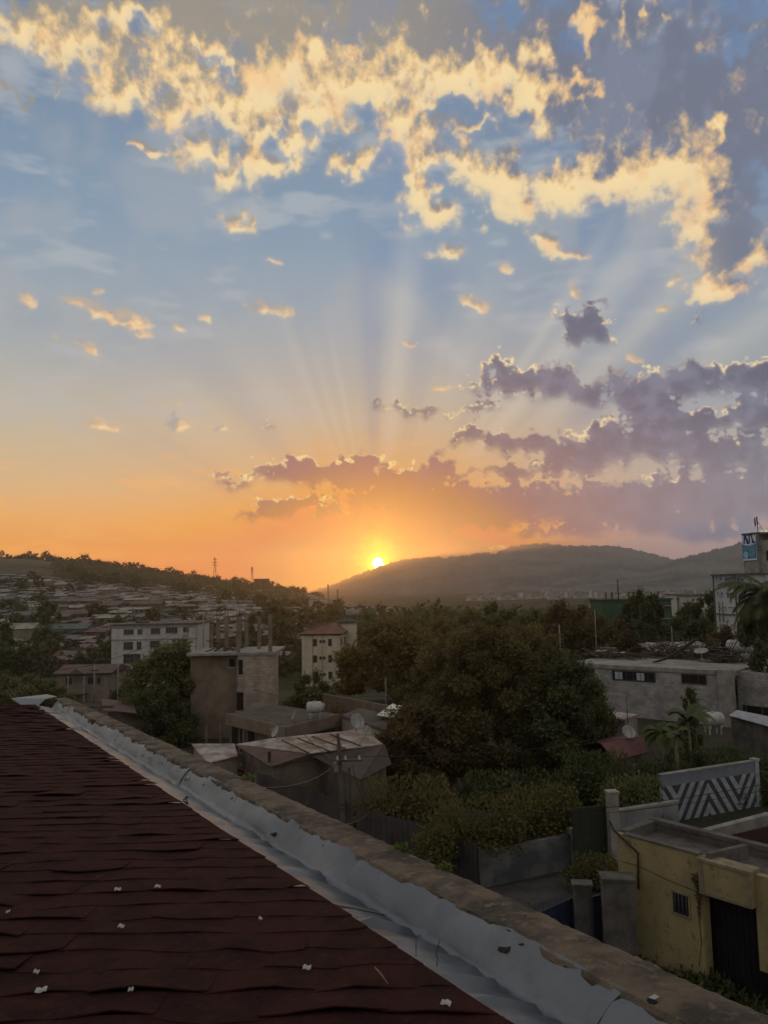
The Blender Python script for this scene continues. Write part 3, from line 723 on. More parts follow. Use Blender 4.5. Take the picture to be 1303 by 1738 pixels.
def tree(name, label, cat, loc, h, rx, ry, mt, nleaf, size, seed, trunk=.25, group=None, shape='round', lobes=26, base=.25, droop=0.0, tr=.18, cut=None):
    rs = np.random.RandomState(seed); t = thing(name, label, cat, loc, 0, group)
    cz0 = h*base; ch = h-cz0; cs = []; rad = []
    for i in range(lobes):
        u = (i+.5)/lobes
        z = u
        if shape == 'round': w = math.sqrt(max(.02, 1-(2*z-.85)**2*.82))
        elif shape == 'dome': w = math.sqrt(max(.03, 1-z**2*.95))*(.82+.18*min(1, z*5))
        elif shape == 'cone': w = (1-z)**.75*.95+.06
        elif shape == 'tall': w = math.sin(math.pi*min(1, z*.85+.12))**.6*.9+.08
        elif shape == 'umbrella': w = .3+.7*min(1, z*1.4)*math.sqrt(max(.05, 1-max(0, z-.6)**2*5))
        a = i*2.399963+rs.rand()*.5; rr_ = w*(.30+.78*rs.rand()**.5)
        cs.append((math.cos(a)*rx*rr_, math.sin(a)*ry*rr_, cz0+ch*(.08+z*.84)))
        k_ = (.14+.28*rs.rand()**1.4)*(.55+.5*w)*min(1, (30/lobes)**.35)
        rad.append((min(rx, ry)*k_, min(rx, ry)*k_*(.8+.4*rs.rand()), max(ch*.07, min(rx, ry)*k_*(.55+.35*rs.rand()))))
    p, f = leaf_cloud(rs, cs, rad, nleaf, size, droop=droop)
    # stray sprays break the outline
    k = max(20, nleaf//14); ci = rs.choice(len(cs), k); d = rs.randn(k, 3); d[:, 2] = np.abs(d[:, 2])*.8; d /= np.linalg.norm(d, axis=1)[:, None]
    c0 = np.array(cs)[ci]+d*np.array(rad)[ci]*1.05; extra = []
    for e in range(4):
        c = c0+d*size*(e*.8)+rs.randn(k, 3)*size*.3; a = d+rs.randn(k, 3)*.5; a /= np.linalg.norm(a, axis=1)[:, None]; b = np.cross(a, rs.randn(k, 3)); b /= np.linalg.norm(b, axis=1)[:, None]
        s_ = size*(.5+.5*rs.rand(k))[:, None]; extra.append(np.stack([c-a*s_*.8, c+b*s_*.35, c+a*s_*.8, c-b*s_*.35], 1).reshape(-1, 3))
    p = np.concatenate([p]+extra); f = np.arange(len(p)).reshape(-1, 4)
    if cut is not None: p = p[:]
    npmesh('crown', p, f, mt, t)
    mb = MB(); mb.tube([(0,0,-.3),(rs.randn()*.05*rx,0,cz0*.6),(rs.randn()*.06*rx,rs.randn()*.06*rx,cz0+ch*.35),(0,0,cz0+ch*.7)], [trunk, trunk*.8, trunk*.55, trunk*.2], 8)
    for i in range(0, lobes, max(1, lobes//9)):
        c = Vector(cs[i]); b0 = Vector((0, 0, max(cz0*.6, c.z*.55))); mb.tube([b0, b0.lerp(c, .5)+Vector((0, 0, .12*h*rs.rand())), c], [trunk*.42, trunk*.25, trunk*.1], 6)
    mb.build('trunk', M_bark, t)
    return t
def bush(name, label, cat, loc, L, D_, Hh, mt, n, size, seed, rz=0.0, group=None, shell=.4):
    """a loose elongated mound of leaves standing on its stems"""
    rs = np.random.RandomState(seed); t = thing(name, label, cat, loc, rz, group)
    k = max(5, int(L/ max(.4, D_)*3)); cs = []; rad = []
    for i in range(k):
        x = -L/2+L*(i+.5)/k; v_ = .62+.55*rs.rand(); cs.append((x+rs.randn()*.15, rs.randn()*D_*.2, Hh*.48*v_)); rad.append(((L/k*.9+.15)*(.8+.5*rs.rand()), D_*(.34+.2*rs.rand()), Hh*.46*v_))
    p, f = leaf_cloud(rs, cs, rad, n, size, shell=shell)
    m_ = n//6; x = (rs.rand(m_)-.5)*L; c = np.stack([x, rs.randn(m_)*D_*.2, Hh*(.55+.55*rs.rand(m_))], 1)
    a = np.stack([rs.randn(m_)*.3, rs.randn(m_)*.3, np.ones(m_)], 1); b = np.cross(a, rs.randn(m_, 3)); b /= np.linalg.norm(b, axis=1)[:, None]
    s_ = size; p2 = np.stack([c-a*s_*.9, c+b*s_*.3, c+a*s_*.9, c-b*s_*.3], 1).reshape(-1, 3)
    p = np.concatenate([p, p2]); p[:, 2] = np.maximum(p[:, 2], .01); f = np.arange(len(p)).reshape(-1, 4)
    npmesh('leaves', p, f, mt, t)
    mb = MB()
    for i in range(k): mb.tube([(cs[i][0]*(.7 if L > 3.2 else 0), 0, -.05), (cs[i][0]*.85, cs[i][1]*.5, Hh*.3), cs[i]], [.035, .025, .012], 5)
    mb.build('stems', M_bark, t)
    return t
# ---------------------------------------------------------------- building helpers
M_glass = mat('window_glass', (.020,.022,.026,1), (.035,.038,.042,1), 2, .15, spec=.5)
M_void = mat('room_dark', (.008,.008,.008,1), None, 2, .9)
M_wframe = mat('painted_frame', (.20,.19,.18,1), (.14,.13,.12,1), 6, .6)
M_brown = mat('brown_frame', (.055,.038,.030,1), None, 6, .6)
M_blocks = mat('grey_blocks', (.33,.32,.31,1), (.22,.21,.205,1), .9, .95, .9, kind='block')
M_conc2 = mat('concrete', (.26,.245,.225,1), (.17,.16,.145,1), 1.3, .9, .6, 9)
M_concd = mat('dark_concrete', (.11,.10,.09,1), (.06,.055,.05,1), 1.6, .95, .7, 9)
M_steel = mat('galvanised_steel', (.35,.36,.38,1), (.25,.25,.26,1), 2, .45, .2, metal=.6)
M_white = mat('white_plastic', (.40,.385,.37,1), (.30,.285,.27,1), 2, .4)
M_cable = mat('cable_black', (.02,.018,.016,1), None, 2, .6)
M_wood = mat('old_wood', (.10,.08,.06,1), (.05,.04,.032,1), 5, .9, .6, stretch=(1,1,.2))
def xy(v): return Vector((v.x, v.y, 0))
def front(p0, p1): d = xy(p1)-xy(p0); return math.atan2(d.y, d.x), d.length
def onplane(px, py, p0, p1):
    """ray hit on the vertical plane through p0,p1: (distance along, height)"""
    d = ray(px, py); e = xy(p1)-xy(p0); n = Vector((-e.y, e.x, 0)).normalized()
    t = (n.dot(xy(p0))-n.dot(xy(CAM)))/n.dot(d); P0 = CAM+d*t
    return (xy(P0)-xy(p0)).dot(e.normalized()), P0.z
def window(parent, x, z, w, h, nx=2, ny=1, fm=None, gm_=None, y=0.0, side=0, name='window', fw=.07, sill=False, M=None):
    """a framed window on the front (side=0, at y) or on the x=const end wall (side=+-1, x is then the wall, y runs along)"""
    f = MB(); g = MB(); fw = min(fw, w*.16)
    def put(mb, a0, a1, d0, d1_, z0, z1):
        if side == 0: mb.box(x+a0, x+a1, y+d0, y+d1_, z+z0, z+z1)
        else:
            s = side; xs = sorted((x-s*d0, x-s*d1_)); mb.box(xs[0], xs[1], y+a0, y+a1, z+z0, z+z1)
    put(f, 0, w, -.045, .0, 0, fw); put(f, 0, w, -.045, .0, h-fw, h); put(f, 0, fw, -.043, .0, fw, h-fw); put(f, w-fw, w, -.043, .0, fw, h-fw)
    for i in range(1, nx): put(f, w*i/nx-fw*.3, w*i/nx+fw*.3, -.038, 0, fw, h-fw)
    for i in range(1, ny): put(f, fw, w-fw, -.036, 0, h*i/ny-fw*.3, h*i/ny+fw*.3)
    if sill: put(f, -.06, w+.06, -.10, -.001, -.07, -.002)
    o = f.build(name, fm or M_wframe, parent)
    put(g, fw*.5, w-fw*.5, -.018, -.004, fw*.5, h-fw*.5); g.build('pane', gm_ or M_glass, o)
    return o
def dish(label, loc, r, az, tilt=30, group='satellite dishes on the roofs', m=None):
    t = thing('satellite_dish', label, 'satellite dish', loc, az, group)
    M = Matrix.Translation((0, 0, r*1.15)) @ Matrix.Rotation(R_(90-tilt), 4, 'X')
    mb = MB(); pr = [(r*i/7, .32*r*(i/7)**2) for i in range(8)]; mb.lathe([(max(.01, a), b) for a, b in pr]+[(a, b-.02) for a, b in pr[::-1]], 22, M); mb.build('reflector', m or mat('dish_enamel', (.30,.285,.27,1), (.20,.19,.18,1), 3, .5), t)
    mb = MB(); mb.tube([M @ Vector((0, -r*.95, .3*r)), M @ Vector((0, -r*.35, r*.95)), M @ Vector((0, 0, r*1.0))], r*.03, 5); mb.tube([M @ Vector((0,0,r*.92)), M @ Vector((0,0,r*1.1))], r*.09, 8); mb.build('feed_arm', M_steel, t)
    mb = MB(); mb.tube([(0, .08*r, 0), (0, .10*r, r*1.1)], r*.06, 6); mb.tube([(r*.35, .3*r, 0), (0, .12*r, r*.7)], r*.03, 5); mb.build('mount', M_steel, t)
    return t
def tank(label, loc, L, r, rz, group='water tanks on the roofs', stand=.0, m=None):
    """horizontal ribbed water tank on saddle feet"""
    t = thing('water_tank', label, 'water tank', loc, rz, group)
    M = Matrix.Translation((0, 0, r+stand+.12)) @ Matrix.Rotation(R_(90), 4, 'Y')
    pr = [(.02, -L/2), (r*.6, -L/2+.01), (r*.9, -L/2+r*.16), (r, -L/2+r*.4)]
    k = 5
    for i in range(k):
        z0 = -L/2+r*.4+(L-r*.8)*i/k; z1 = -L/2+r*.4+(L-r*.8)*(i+1)/k; pr += [(r, z0+.01), (r*1.035, z0+(z1-z0)*.3), (r*1.035, z0+(z1-z0)*.7), (r, z1-.01)]
    pr += [(r, L/2-r*.4), (r*.9, L/2-r*.16), (r*.6, L/2-.01), (.02, L/2)]
    mb = MB(); mb.lathe(pr, 24, M); mb.build('shell', m or M_white, t)
    mb = MB(); mb.lathe([(.02, 0), (r*.32, 0), (r*.32, .09*r), (r*.28, .14*r), (.02, .15*r)][::-1], 14, Matrix.Translation((0, 0, 2*r+stand+.11))); mb.build('lid', m or M_white, t)
    mb = MB()
    for sx in (-.3, .3):
        mb.box(sx*L-.07, sx*L+.07, -r*.75, r*.75, stand, stand+.22*r+.1)
        for sy in (-.6, .5): mb.box(sx*L-.05, sx*L+.05, sy*r, sy*r+.1*r, 0, stand) if stand > 0 else None
    mb.build('saddle', m or M_white, t)
    return t

# ---------------------------------------------------------------- yellow gate house (lower right)
M_yel = mat('yellow_plaster', (.30,.245,.12,1), (.22,.175,.09,1), .9, .9, .4, 7, detail=8, thr=(.3,.72), dirt=(.13,.11,.065,1))
M_yel2 = mat('yellow_plaster_edge', (.24,.20,.12,1), (.15,.13,.085,1), 2.5, .9, .5)
ZT = 4.0
ya, yb_ = atZ(1046,1414,ZT), atZ(1186,1452,ZT); rz, _ = front(ya, yb_)
L1 = (xy(yb_)-xy(ya)).length
e_ = Vector((math.cos(rz), math.sin(rz), 0))
L2 = onplane(1275,1478,ya,yb_)[0]
t = thing('gate_house', 'flat-roofed yellow plastered gate house with one barred window, lower right', 'house', (ya.x, ya.y, 0), rz)
mb = MB(); mb.box(0, L1, 0, .2, -.3, ZT); mb.box(0, .2, .2, 1.9, -.3, ZT-.02); mb.box(L1-.2, L1, .2, .42, -.3, ZT-.25); mb.build('wall', M_yel, t)
mb = MB(); mb.box(0, L1+3.5, 1.9, 2.1, -.3, ZT-.03); mb.build('back_wall', M_concd, t)
mb = MB(); mb.box(.2, .23, .2, 1.89, ZT-.3, ZT-.021); mb.build('inner_lining', M_concd, t)
mb = MB(); mb.box(.18, L1+3.4, .4, 1.9, ZT-.40, ZT-.28); mb.build('roof', M_concd, t)
mb = MB(); mb.box(-.05, L1+3.5, 1.86, 2.14, ZT-.028, ZT+.10); mb.box(-.04, .24, .22, 1.858, ZT-.018, ZT+.07); mb.box(.25, L1-.02, -.03, .22, ZT+.002, ZT+.05); mb.build('roof_curb', M_concd, t)
wx, wz = onplane(1141,1513,ya,yb_); wx2, wz2 = onplane(1163,1553,ya,yb_)
wz2 = onplane(1143,1547,ya,yb_)[1]; ww = max(.5, wx2-wx); wh = wz-wz2
o = MB(); o.box(wx-.06, wx+ww+.06, -.03, .0, wz2-.07, wz2); o.box(wx-.05, wx+ww+.05, -.025, 0, wz, wz+.06); o.box(wx-.05, wx, -.025, 0, wz2, wz); o.box(wx+ww, wx+ww+.05, -.025, 0, wz2, wz)
wn = o.build('window', M_yel2, t)
o = MB(); o.box(wx, wx+ww, -.012, -.002, wz2, wz); o.build('pane', M_void, wn)
for i in range(4):
    o = MB(); a = wx+ww*(i+.5)/4; o.tube([(a, -.02, wz2), (a, -.02, wz)], .011, 6); o.build('bar', mat('iron_bar', (.09,.09,.10,1)), wn)
# lintel box over the gateway, jutting forward, and the dark gateway
zl_ = onplane(1203,1518,ya,yb_)[1]
mb = MB(); mb.box(L1+.002, L2, -.12, .35, zl_, ZT-.12); mb.build('lintel', M_yel, t)
mb = MB(); mb.box(L1-.02, L2+.03, -.15, .40, ZT-.118, ZT-.03); mb.box(L1+.03, L1+.16, -.135, -.121, zl_, ZT-.12); mb.box(L2-.10, L2-.01, -.135, -.121, zl_, ZT-.12); mb.box(L1+.16, L2-.10, -.135, -.121, zl_, zl_+.07); mb.build('lintel_trim', M_yel2, t)
mb = MB(); mb.box(L2+.002, L2+3.2, .10, .32, 1.3, ZT-.14); mb.box(L2+.35, L2+3.0, -.02, .22, -.3, 1.6); mb.build('side_wall', M_yel, t)
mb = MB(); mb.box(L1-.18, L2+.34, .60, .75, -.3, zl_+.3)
mb.build('gateway_shade', M_void, t)  # near-black sheet painted for the shade inside the gateway
gt = MB()
for i in range(9): gt.box(L1+.1+i*.17, L1+.1+i*.17+.155, .5, .53, 0, zl_-.15)
gt.build('gate_leaf', mat('gate_dark', (.007,.007,.009,1), (.012,.011,.012,1), 3, .5), t)  # leaf colour blackened to carry the shade of the opening
# divider curb on the roof
c0 = atZ(1200,1452,ZT+.05); c1 = atZ(1265,1437,ZT+.05); r2, Ld = front(c0, c1)
mb = MB(); Mloc = Matrix.Translation(Vector((c0.x, c0.y, 0))) @ Matrix.Rotation(r2, 4, 'Z'); Mi = Matrix.Rotation(-rz, 4, 'Z') @ Matrix.Translation((-ya.x, -ya.y, 0))
mb.box(0, Ld, -.08, .08, ZT-.6, ZT+.12, M=Mi @ Mloc); mb.build('roof_divider', M_concd, t)
# drain pipe bending across the corner
mb = MB(); pts = [onplane(*p, ya, yb_) for p in ((1036,1392),(1043,1408),(1084,1447),(1085,1508))]
mb.tube([(a, -.07, z) for a, z in pts], .035, 8); mb.build('drain_pipe', mat('pipe_brown', (.035,.026,.024,1)), t)
mb = MB(); pts = [onplane(*p, ya, yb_) for p in ((1055,1462),(1085,1470),(1130,1492),(1180,1512),(1215,1518))]
mb.tube([(a, -.012, z) for a, z in pts], .008, 5); pts = [onplane(*p, ya, yb_) for p in ((1185,1480),(1184,1540),(1190,1600),(1186,1640))]; mb.tube([(a, -.012, z) for a, z in pts], .009, 5)
mb.build('wall_cable', M_cable, t)
# dry vine on the corner
rs = np.random.RandomState(4); cx, cz = onplane(1184,1494,ya,yb_)
p, f = leaf_cloud(rs, [(cx, -.06, cz), (cx+.02, -.05, cz-.45), (cx, -.05, cz-.8)], np.array([(.16,.05,.22),(.09,.04,.3),(.05,.03,.3)]), 260, .05)
o = npmesh('dry_vine', p, f, mat('dry_vine', (.10,.07,.04,1), (.06,.045,.03,1), 8), None); o['label'] = 'dry brown creeper tuft hanging on the yellow wall left of the gateway'; o['category'] = 'creeper'; o.location = (ya.x, ya.y, 0); o.rotation_euler = (0, 0, rz)
# plants at the foot of the yellow wall
for i, (px, py, L_, Hh, n, lab) in enumerate([(1110,1640,1.6,.75,900,'dark leafy shrub at the foot of the yellow wall, left of the barred window'),(1155,1665,1.6,.6,900,'dark low shrub below the barred window'),(1200,1680,1.4,.7,900,'dark shrub by the gateway post of the yellow house'),(1296,1600,.9,1.5,900,'spiky dark plant at the right edge beside the gateway'),(1255,1710,1.6,.5,700,'low dark plant at the lowest right corner of the yard')]):
    c = atZ(px, py, .1); bush('shrub', lab, 'shrub', (c.x, c.y, 0), L_, .7, Hh, L_dark, n, .10, 30+i, rz, 'shrubs by the yellow house')
# ---------------------------------------------------------------- gate pillars with blue doors
pa = atZ(1017,1497,2.0); pb = atZ(1072,1490,2.55)
M_blue = mat('blue_steel', (.016,.020,.045,1), (.028,.032,.06,1), 3, .5, .2)
def pillar(lab, px, py, zt, w, d_, rz_, m=M_concd, group='concrete posts along the lane', cap=.04):
    c = atZ(px, py, zt); t = thing('concrete_post', lab, 'post', (c.x, c.y, 0), rz_, group)
    mb = MB(); mb.box(-w/2, w/2, 0, d_, -.3, zt); mb.build('shaft', m, t); mb = MB(); mb.box(-w/2-cap, w/2+cap, -cap, d_+cap, zt+.001, zt+.07); mb.build('cap', m, t); return t
pillar('broad dark concrete gate post touching the yellow wall', 1049,1496,2.95, .95, .6, -.15)
pillar('narrow grey concrete gate post between two blue gate leaves', 988,1505,2.4, .58, .4, -.15, M_concd)
def gateleaf(lab, pxs, zt, nm='steel_gate', m=M_blue, spikes=True):
    a, b = atZ(pxs[0][0], pxs[0][1], zt), atZ(pxs[1][0], pxs[1][1], zt); rz_, Lg = front(a, b)
    t = thing(nm, lab, 'gate', (a.x, a.y, 0), rz_, None); mb = MB(); mb.box(0, Lg, 0, .03, .05, zt); mb.build('panel', m, t)
    mb = MB(); mb.box(0, Lg, -.03, -.001, zt-.08, zt); mb.box(0, Lg, -.03, -.001, .1, .18); mb.box(0, .05, -.03, -.001, .18, zt-.08); mb.box(Lg-.05, Lg, -.03, -.001, .18, zt-.08); mb.build('frame', m, t)
    if spikes:
        mb = MB(); k = int(Lg/.12)
        for i in range(k+1): mb.tube([(Lg*i/k, .015, zt), (Lg*i/k, .015, zt+.22), (Lg*i/k, .015, zt+.30)], [.012,.012,.002], 5)
        mb.build('spikes', m, t)
    return t
gateleaf('dark blue steel gate leaf with a row of spikes, left of the narrow post', ((905,1552),(978,1520)), 1.9)
gateleaf('dark blue steel gate leaf between the two concrete posts', ((1004,1522),(1030,1514)), 2.2, spikes=False)
# ---------------------------------------------------------------- tall pillar, green gate, walls
pillar('tall pale concrete post with a flat cap, left end of the low grey wall', 1041,1347,3.2, .42, .42, .1, M_conc2)
gateleaf('wide dark green sheet gate between the mural wall and the tall pale post', ((970,1372),(1028,1366)), 2.6, 'sheet_gate', mat('green_sheet', (.018,.024,.016,1), (.03,.032,.02,1), 2, .7, .6, kind='ribz'), False)
def wall(name, lab, cat, p0, p1, z0, z1, th, m, coping=None, group=None):
    rz_, Lw = front(p0, p1); t = thing(name, lab, cat, (p0.x, p0.y, 0), rz_, group)
    mb = MB(); mb.box(0, Lw, 0, th, z0, z1); mb.build('wall', m, t)
    if coping: mb = MB(); mb.box(-.03, Lw+.03, -.05, th+.05, z1+.001, z1+.09); mb.build('coping', coping, t)
    return t
w0, w1 = atZ(1050,1378,1.5), atZ(1150,1362,1.5)
wall('low_wall', 'low weathered grey wall between the tall post and the zigzag wall', 'wall', w0, w1, -.4, 1.5, .2, mat('grey_plaster', (.20,.205,.21,1), (.12,.12,.125,1), .8, .95, .4), M_conc2)
z0_, z1_ = q(1122,1318,30), q(1279,1293,32); zr_, Lz = front(z0_, z1_)
t = thing('zigzag_wall', 'garden wall painted with white and dark zigzag stripes', 'wall', (z0_.x, z0_.y, -.25), zr_)
mb = MB(); mb.box(0, Lz-.02, 0, .2, 0, 2.6); mb.build('painted_face', mat('zigzag_paint', (1,1,1,1), None, kind='zigzag', extra=4.3, rough=.8, bump=.3), t)
mb = MB(); mb.box(Lz-.018, Lz+.28, -.05, .25, 0, 2.62); mb.box(Lz-.06, Lz+.32, -.09, .29, 2.621, 2.74); mb.build('end_post', mat('pale_blue_paint', (.25,.29,.31,1), (.17,.20,.22,1), 2, .8), t)
mb = MB(); mb.box(-.04, Lz-.06, -.04, .24, 2.601, 2.66); mb.build('coping', M_conc2, t)
# kerb ledge and dark red sheet fence behind the yellow house
k0, k1 = atZ(1130,1418,1.0), atZ(1310,1372,1.0)
wall('kerb_wall', 'long grey kerb wall running under the zigzag wall to the right edge', 'wall', k0, k1, -.4, .75, .35, M_conc2)
f0, f1 = atZ(1160,1425,.5), atZ(1340,1392,.5)
def sheetfence(lab, p0, p1, z0, z1, m, group='corrugated sheet fences', jag=.0, seed=1, nm='sheet_fence'):
    rz_, Lf = front(p0, p1); t = thing(nm, lab, 'fence', (p0.x, p0.y, 0), rz_, group); mb = MB(); rg = random.Random(seed); x = 0; step = .075
    n = int(Lf/step); top = z1
    vs = []
    for i in range(n+1):
        if i % 11 == 0: top = z1+rg.uniform(-jag, jag)
        y = .018*math.sin(i*math.pi/2+.3)
        vs += [(i*step, y, z0), (i*step, y, top)]
    mb.add(vs, [(2*i, 2*i+2, 2*i+3, 2*i+1) for i in range(n)])
    mb.add([(x, y+.012, z) for x, y, z in vs], [(2*i, 2*i+1, 2*i+3, 2*i+2) for i in range(n)])
    mb.build('sheeting', m, t); mb = MB(); mb.box(0, Lf, .04, .09, z0+.4, z0+.48); mb.box(0, Lf, .04, .09, z1-.5, z1-.42); mb.build('rail', M_wood, t)
    for i in range(max(2, int(Lf/2.4))):
        mb = MB(); mb.box(i*2.4, i*2.4+.08, .10, .18, z0-.3, z1-.15); mb.build('fence_post', M_wood, t)
    return t
M_redsheet = mat('dark_red_sheet', (.045,.014,.013,1), (.028,.012,.012,1), 1.5, .6, .6)
sheetfence('dark red corrugated fence behind the yellow gate house', atZ(1165,1432,2.6-1.2), atZ(1400,1378,1.4), -.5, 1.35, M_redsheet, seed=4)
# ---------------------------------------------------------------- mural wall with hedge, lane fence
h0, h1 = atZ(800,1452,1.35), atZ(968,1418,1.35)
t = wall('mural_wall', 'stained grey lane wall with faded mural marks under the big hedge', 'wall', h0, h1, -.4, 1.4, .22, mat('mural_plaster', (.13,.13,.125,1), (.06,.065,.07,1), .75, .95, .4, detail=7, thr=(.4,.6)))
rz_, Lw = front(h0, h1)
mb = MB(); mb.box(Lw+.001, Lw+.22, -.04, .26, -.4, 1.62); mb.build('end_post', M_conc2, t)
c = (h0+h1)/2; bush('hedge', 'big shaggy yellow-green hedge spilling over the mural wall', 'hedge', (c.x-.7, c.y+.75, .75), Lw+1.9, 2.2, 2.35, L_hedge, 15000, .085, 5, rz_)
c = atZ(1078,1350,2.0); bush('shrub', 'dark round shrub behind the low grey wall beside the zigzag wall', 'shrub', (c.x, c.y+.6, 0), 2.7, 1.8, 2.5, L_mid, 4500, .12, 6, .1, 'garden shrubs')
c = atZ(1010,1490,.5); bush('shrub', 'grassy light green shrub in front of the green sheet gate', 'shrub', (c.x, c.y, 0), 1.7, 1.1, 1.35, L_hedge, 2600, .07, 7, .1, 'garden shrubs')
M_fence = mat('fence_sheet', (.070,.062,.062,1), (.040,.034,.034,1), .8, .5, .5, metal=.2)
sheetfence('grey corrugated lane fence right of the utility pole', atZ(604,1372,2.0), atZ(742,1402,2.0), -.4, 2.0, M_fence, jag=.03, seed=2)
sheetfence('dark corrugated lane fence running down to the mural wall corner', atZ(742,1402,2.0)+Vector((.05,-.05,0)), atZ(812,1475,1.0), -.4, 1.9, mat('fence_dark', (.045,.038,.042,1), (.03,.026,.03,1), .8, .6, .5), jag=.05, seed=3)
sheetfence('grey corrugated lane fence left of the utility pole, behind the parapet', atZ(436,1312,1.9), atZ(598,1364,1.9), -.4, 1.9, M_fence, jag=.05, seed=6)
# lane and yard paving
def sheet(name, pts, m, z=.004, dz=.0):
    mb = MB(); mb.add([(p.x, p.y, z) for p in pts], [tuple(range(len(pts)))]); o = mb.build(name, m); tag(o, kind='structure'); return o
M_asph = mat('lane_asphalt', (.060,.055,.052,1), (.038,.035,.034,1), 1.2, .9, .5, 20)
sheet('lane', [atZ(x, y, 0) for x, y in ((560,1440),(800,1512),(960,1486),(1060,1478),(1050,1620),(1000,1900),(700,1900),(480,1500))], M_asph)
sheet('yard', [atZ(x, y, 0) for x, y in ((1060,1478),(1150,1440),(1400,1400),(1500,1700),(1150,1900),(1050,1700))], mat('yard_concrete', (.07,.066,.06,1), (.04,.038,.035,1), 1.5, .95, .5), z=.006)

# ---------------------------------------------------------------- utility pole, cables
pc = q(586,1408,24.5); pt = q(574,1245,24.5)
t = thing('utility_pole', 'square concrete utility pole with stubs and cables, in front of the tin-roofed shack', 'utility pole', (pc.x, pc.y, 0))
dx_ = (pt.x-pc.x)
mb = MB()
def sq(mb, a, b, wa, wb):
    a, b = Vector(a), Vector(b)
    vs = [a+Vector((sx*wa, sy*wa, 0)) for sx, sy in ((-1,-1),(1,-1),(1,1),(-1,1))]+[b+Vector((sx*wb, sy*wb, 0)) for sx, sy in ((-1,-1),(1,-1),(1,1),(-1,1))]
    mb.add(vs, [(3,2,1,0),(4,5,6,7),(0,1,5,4),(1,2,6,5),(2,3,7,6),(3,0,4,7)])
ztp = q(580,1262,24.5).z
sq(mb, (0,0,-.4), (dx_*.92, 0, ztp), .12, .085); mb.build('shaft', M_concd, t)
mb = MB(); sq(mb, (dx_*.92, 0, ztp+.001), (dx_*1.1, 0, pt.z), .06, .045); mb.build('wooden_stub', M_wood, t)
mb = MB(); sq(mb, (.32,.15,-.4), (.18,.15,ztp-1.0), .07, .05); mb.build('brace', M_wood, t)
zc = q(580,1290,24.5).z
mb = MB(); mb.box(-.35, .75, -.14, -.06, zc-.05, zc+.03); mb.build('crossarm', M_wood, t)
for xx in (-.28, .05, .62):
    mb = MB(); mb.lathe([(.05,0),(.06,.05),(.035,.08),(.055,.12),(.02,.16)], 10, Matrix.Translation((xx, -.1, zc+.03))); mb.build('insulator', M_white, t)
mb = MB(); mb.box(-.42, -.24, -.25, -.06, zc-.42, zc-.06); mb.build('meter_box', M_wframe, t)
def cable(lab, pts, r=.014, sag=.3, group=None, nm='power_line'):
    mb = MB(); out = []
    for a, b in zip(pts[:-1], pts[1:]):
        for i in range(13):
            u = i/12; v = Vector(a).lerp(Vector(b), u); v.z -= sag*4*u*(1-u); out.append(v)
    o = out[0].copy(); mb.tube([v-o for v in out], r, 5); ob = mb.build(nm, M_cable, None, o); tag(ob, lab, 'cable', group); return ob
PT = Vector((pc.x+dx_*.9, pc.y-.1, zc+.15))
cable('thin cable from the pole top across the big tree toward the red-roofed house', [PT, q(1090,1250,30)], .012, .25)
cable('lower cable from the pole across the hedge toward the zigzag wall', [PT-Vector((0,0,1.9)), q(963,1377,22), q(1340,1322,22)], .013, .12)
cable('second lower cable just under the first, crossing the hedge', [PT-Vector((0,0,2.05)), q(963,1384,22), q(1340,1332,22)], .010, .16)
cable('black cable dropping from the pole to the parapet on the left', [PT-Vector((0,0,.2)), q(440,1337,15)], .018, .3)
cable('black service cable from the lane fence down to the parapet', [q(628,1378,23), q(575,1402,14)], .018, .1)
cable('bright slack wire hanging beside the pole', [q(597,1297,24), q(612,1350,24), q(624,1380,24)], .012, .05)
# street-side plants on the parapet
for px, py, lab, s in [(683,1447,'small green succulent sprig on the outer edge of the parapet, upper of two',.075),(755,1480,'small leafy green weed on the outer edge of the parapet, lower of two',.07),(421,1322,'yellow-green tuft growing on the far part of the parapet',.09)]:
    best = None; d = ray(px, py)
    for t_ in np.linspace(2, 17, 900):
        P0 = CAM+d*t_; lat = P0.x-d1.x*P0.y
        if lat > 3.1: best = P0; break
    Yb = best.y; base = rp(3.09, H0-.05, Yb); t = thing('weed', lab, 'weed', base, 0, 'weeds on the parapet'); rs = np.random.RandomState(int(px))
    p, f = leaf_cloud(rs, [(0.02,0,s*.45),(-.3*s,.1*s,s*.3),(.5*s,-.2*s,s*.35)], np.array([.5*s,.35*s,.4*s]), 46, s*.28, aspect=2.2); p[:, 2] = np.maximum(p[:, 2], .0)
    npmesh('leaves', p, f, leafmat('weed_leaf', (.085,.11,.022,1), (.06,.08,.02,1)), t)
    mb = MB(); mb.tube([(0,0,-.03),(0,0,s*.5)], .006, 5); mb.tube([(0,0,0),(.5*s,-.2*s,s*.35)], .004, 5); mb.build('stem', L_mid, t)
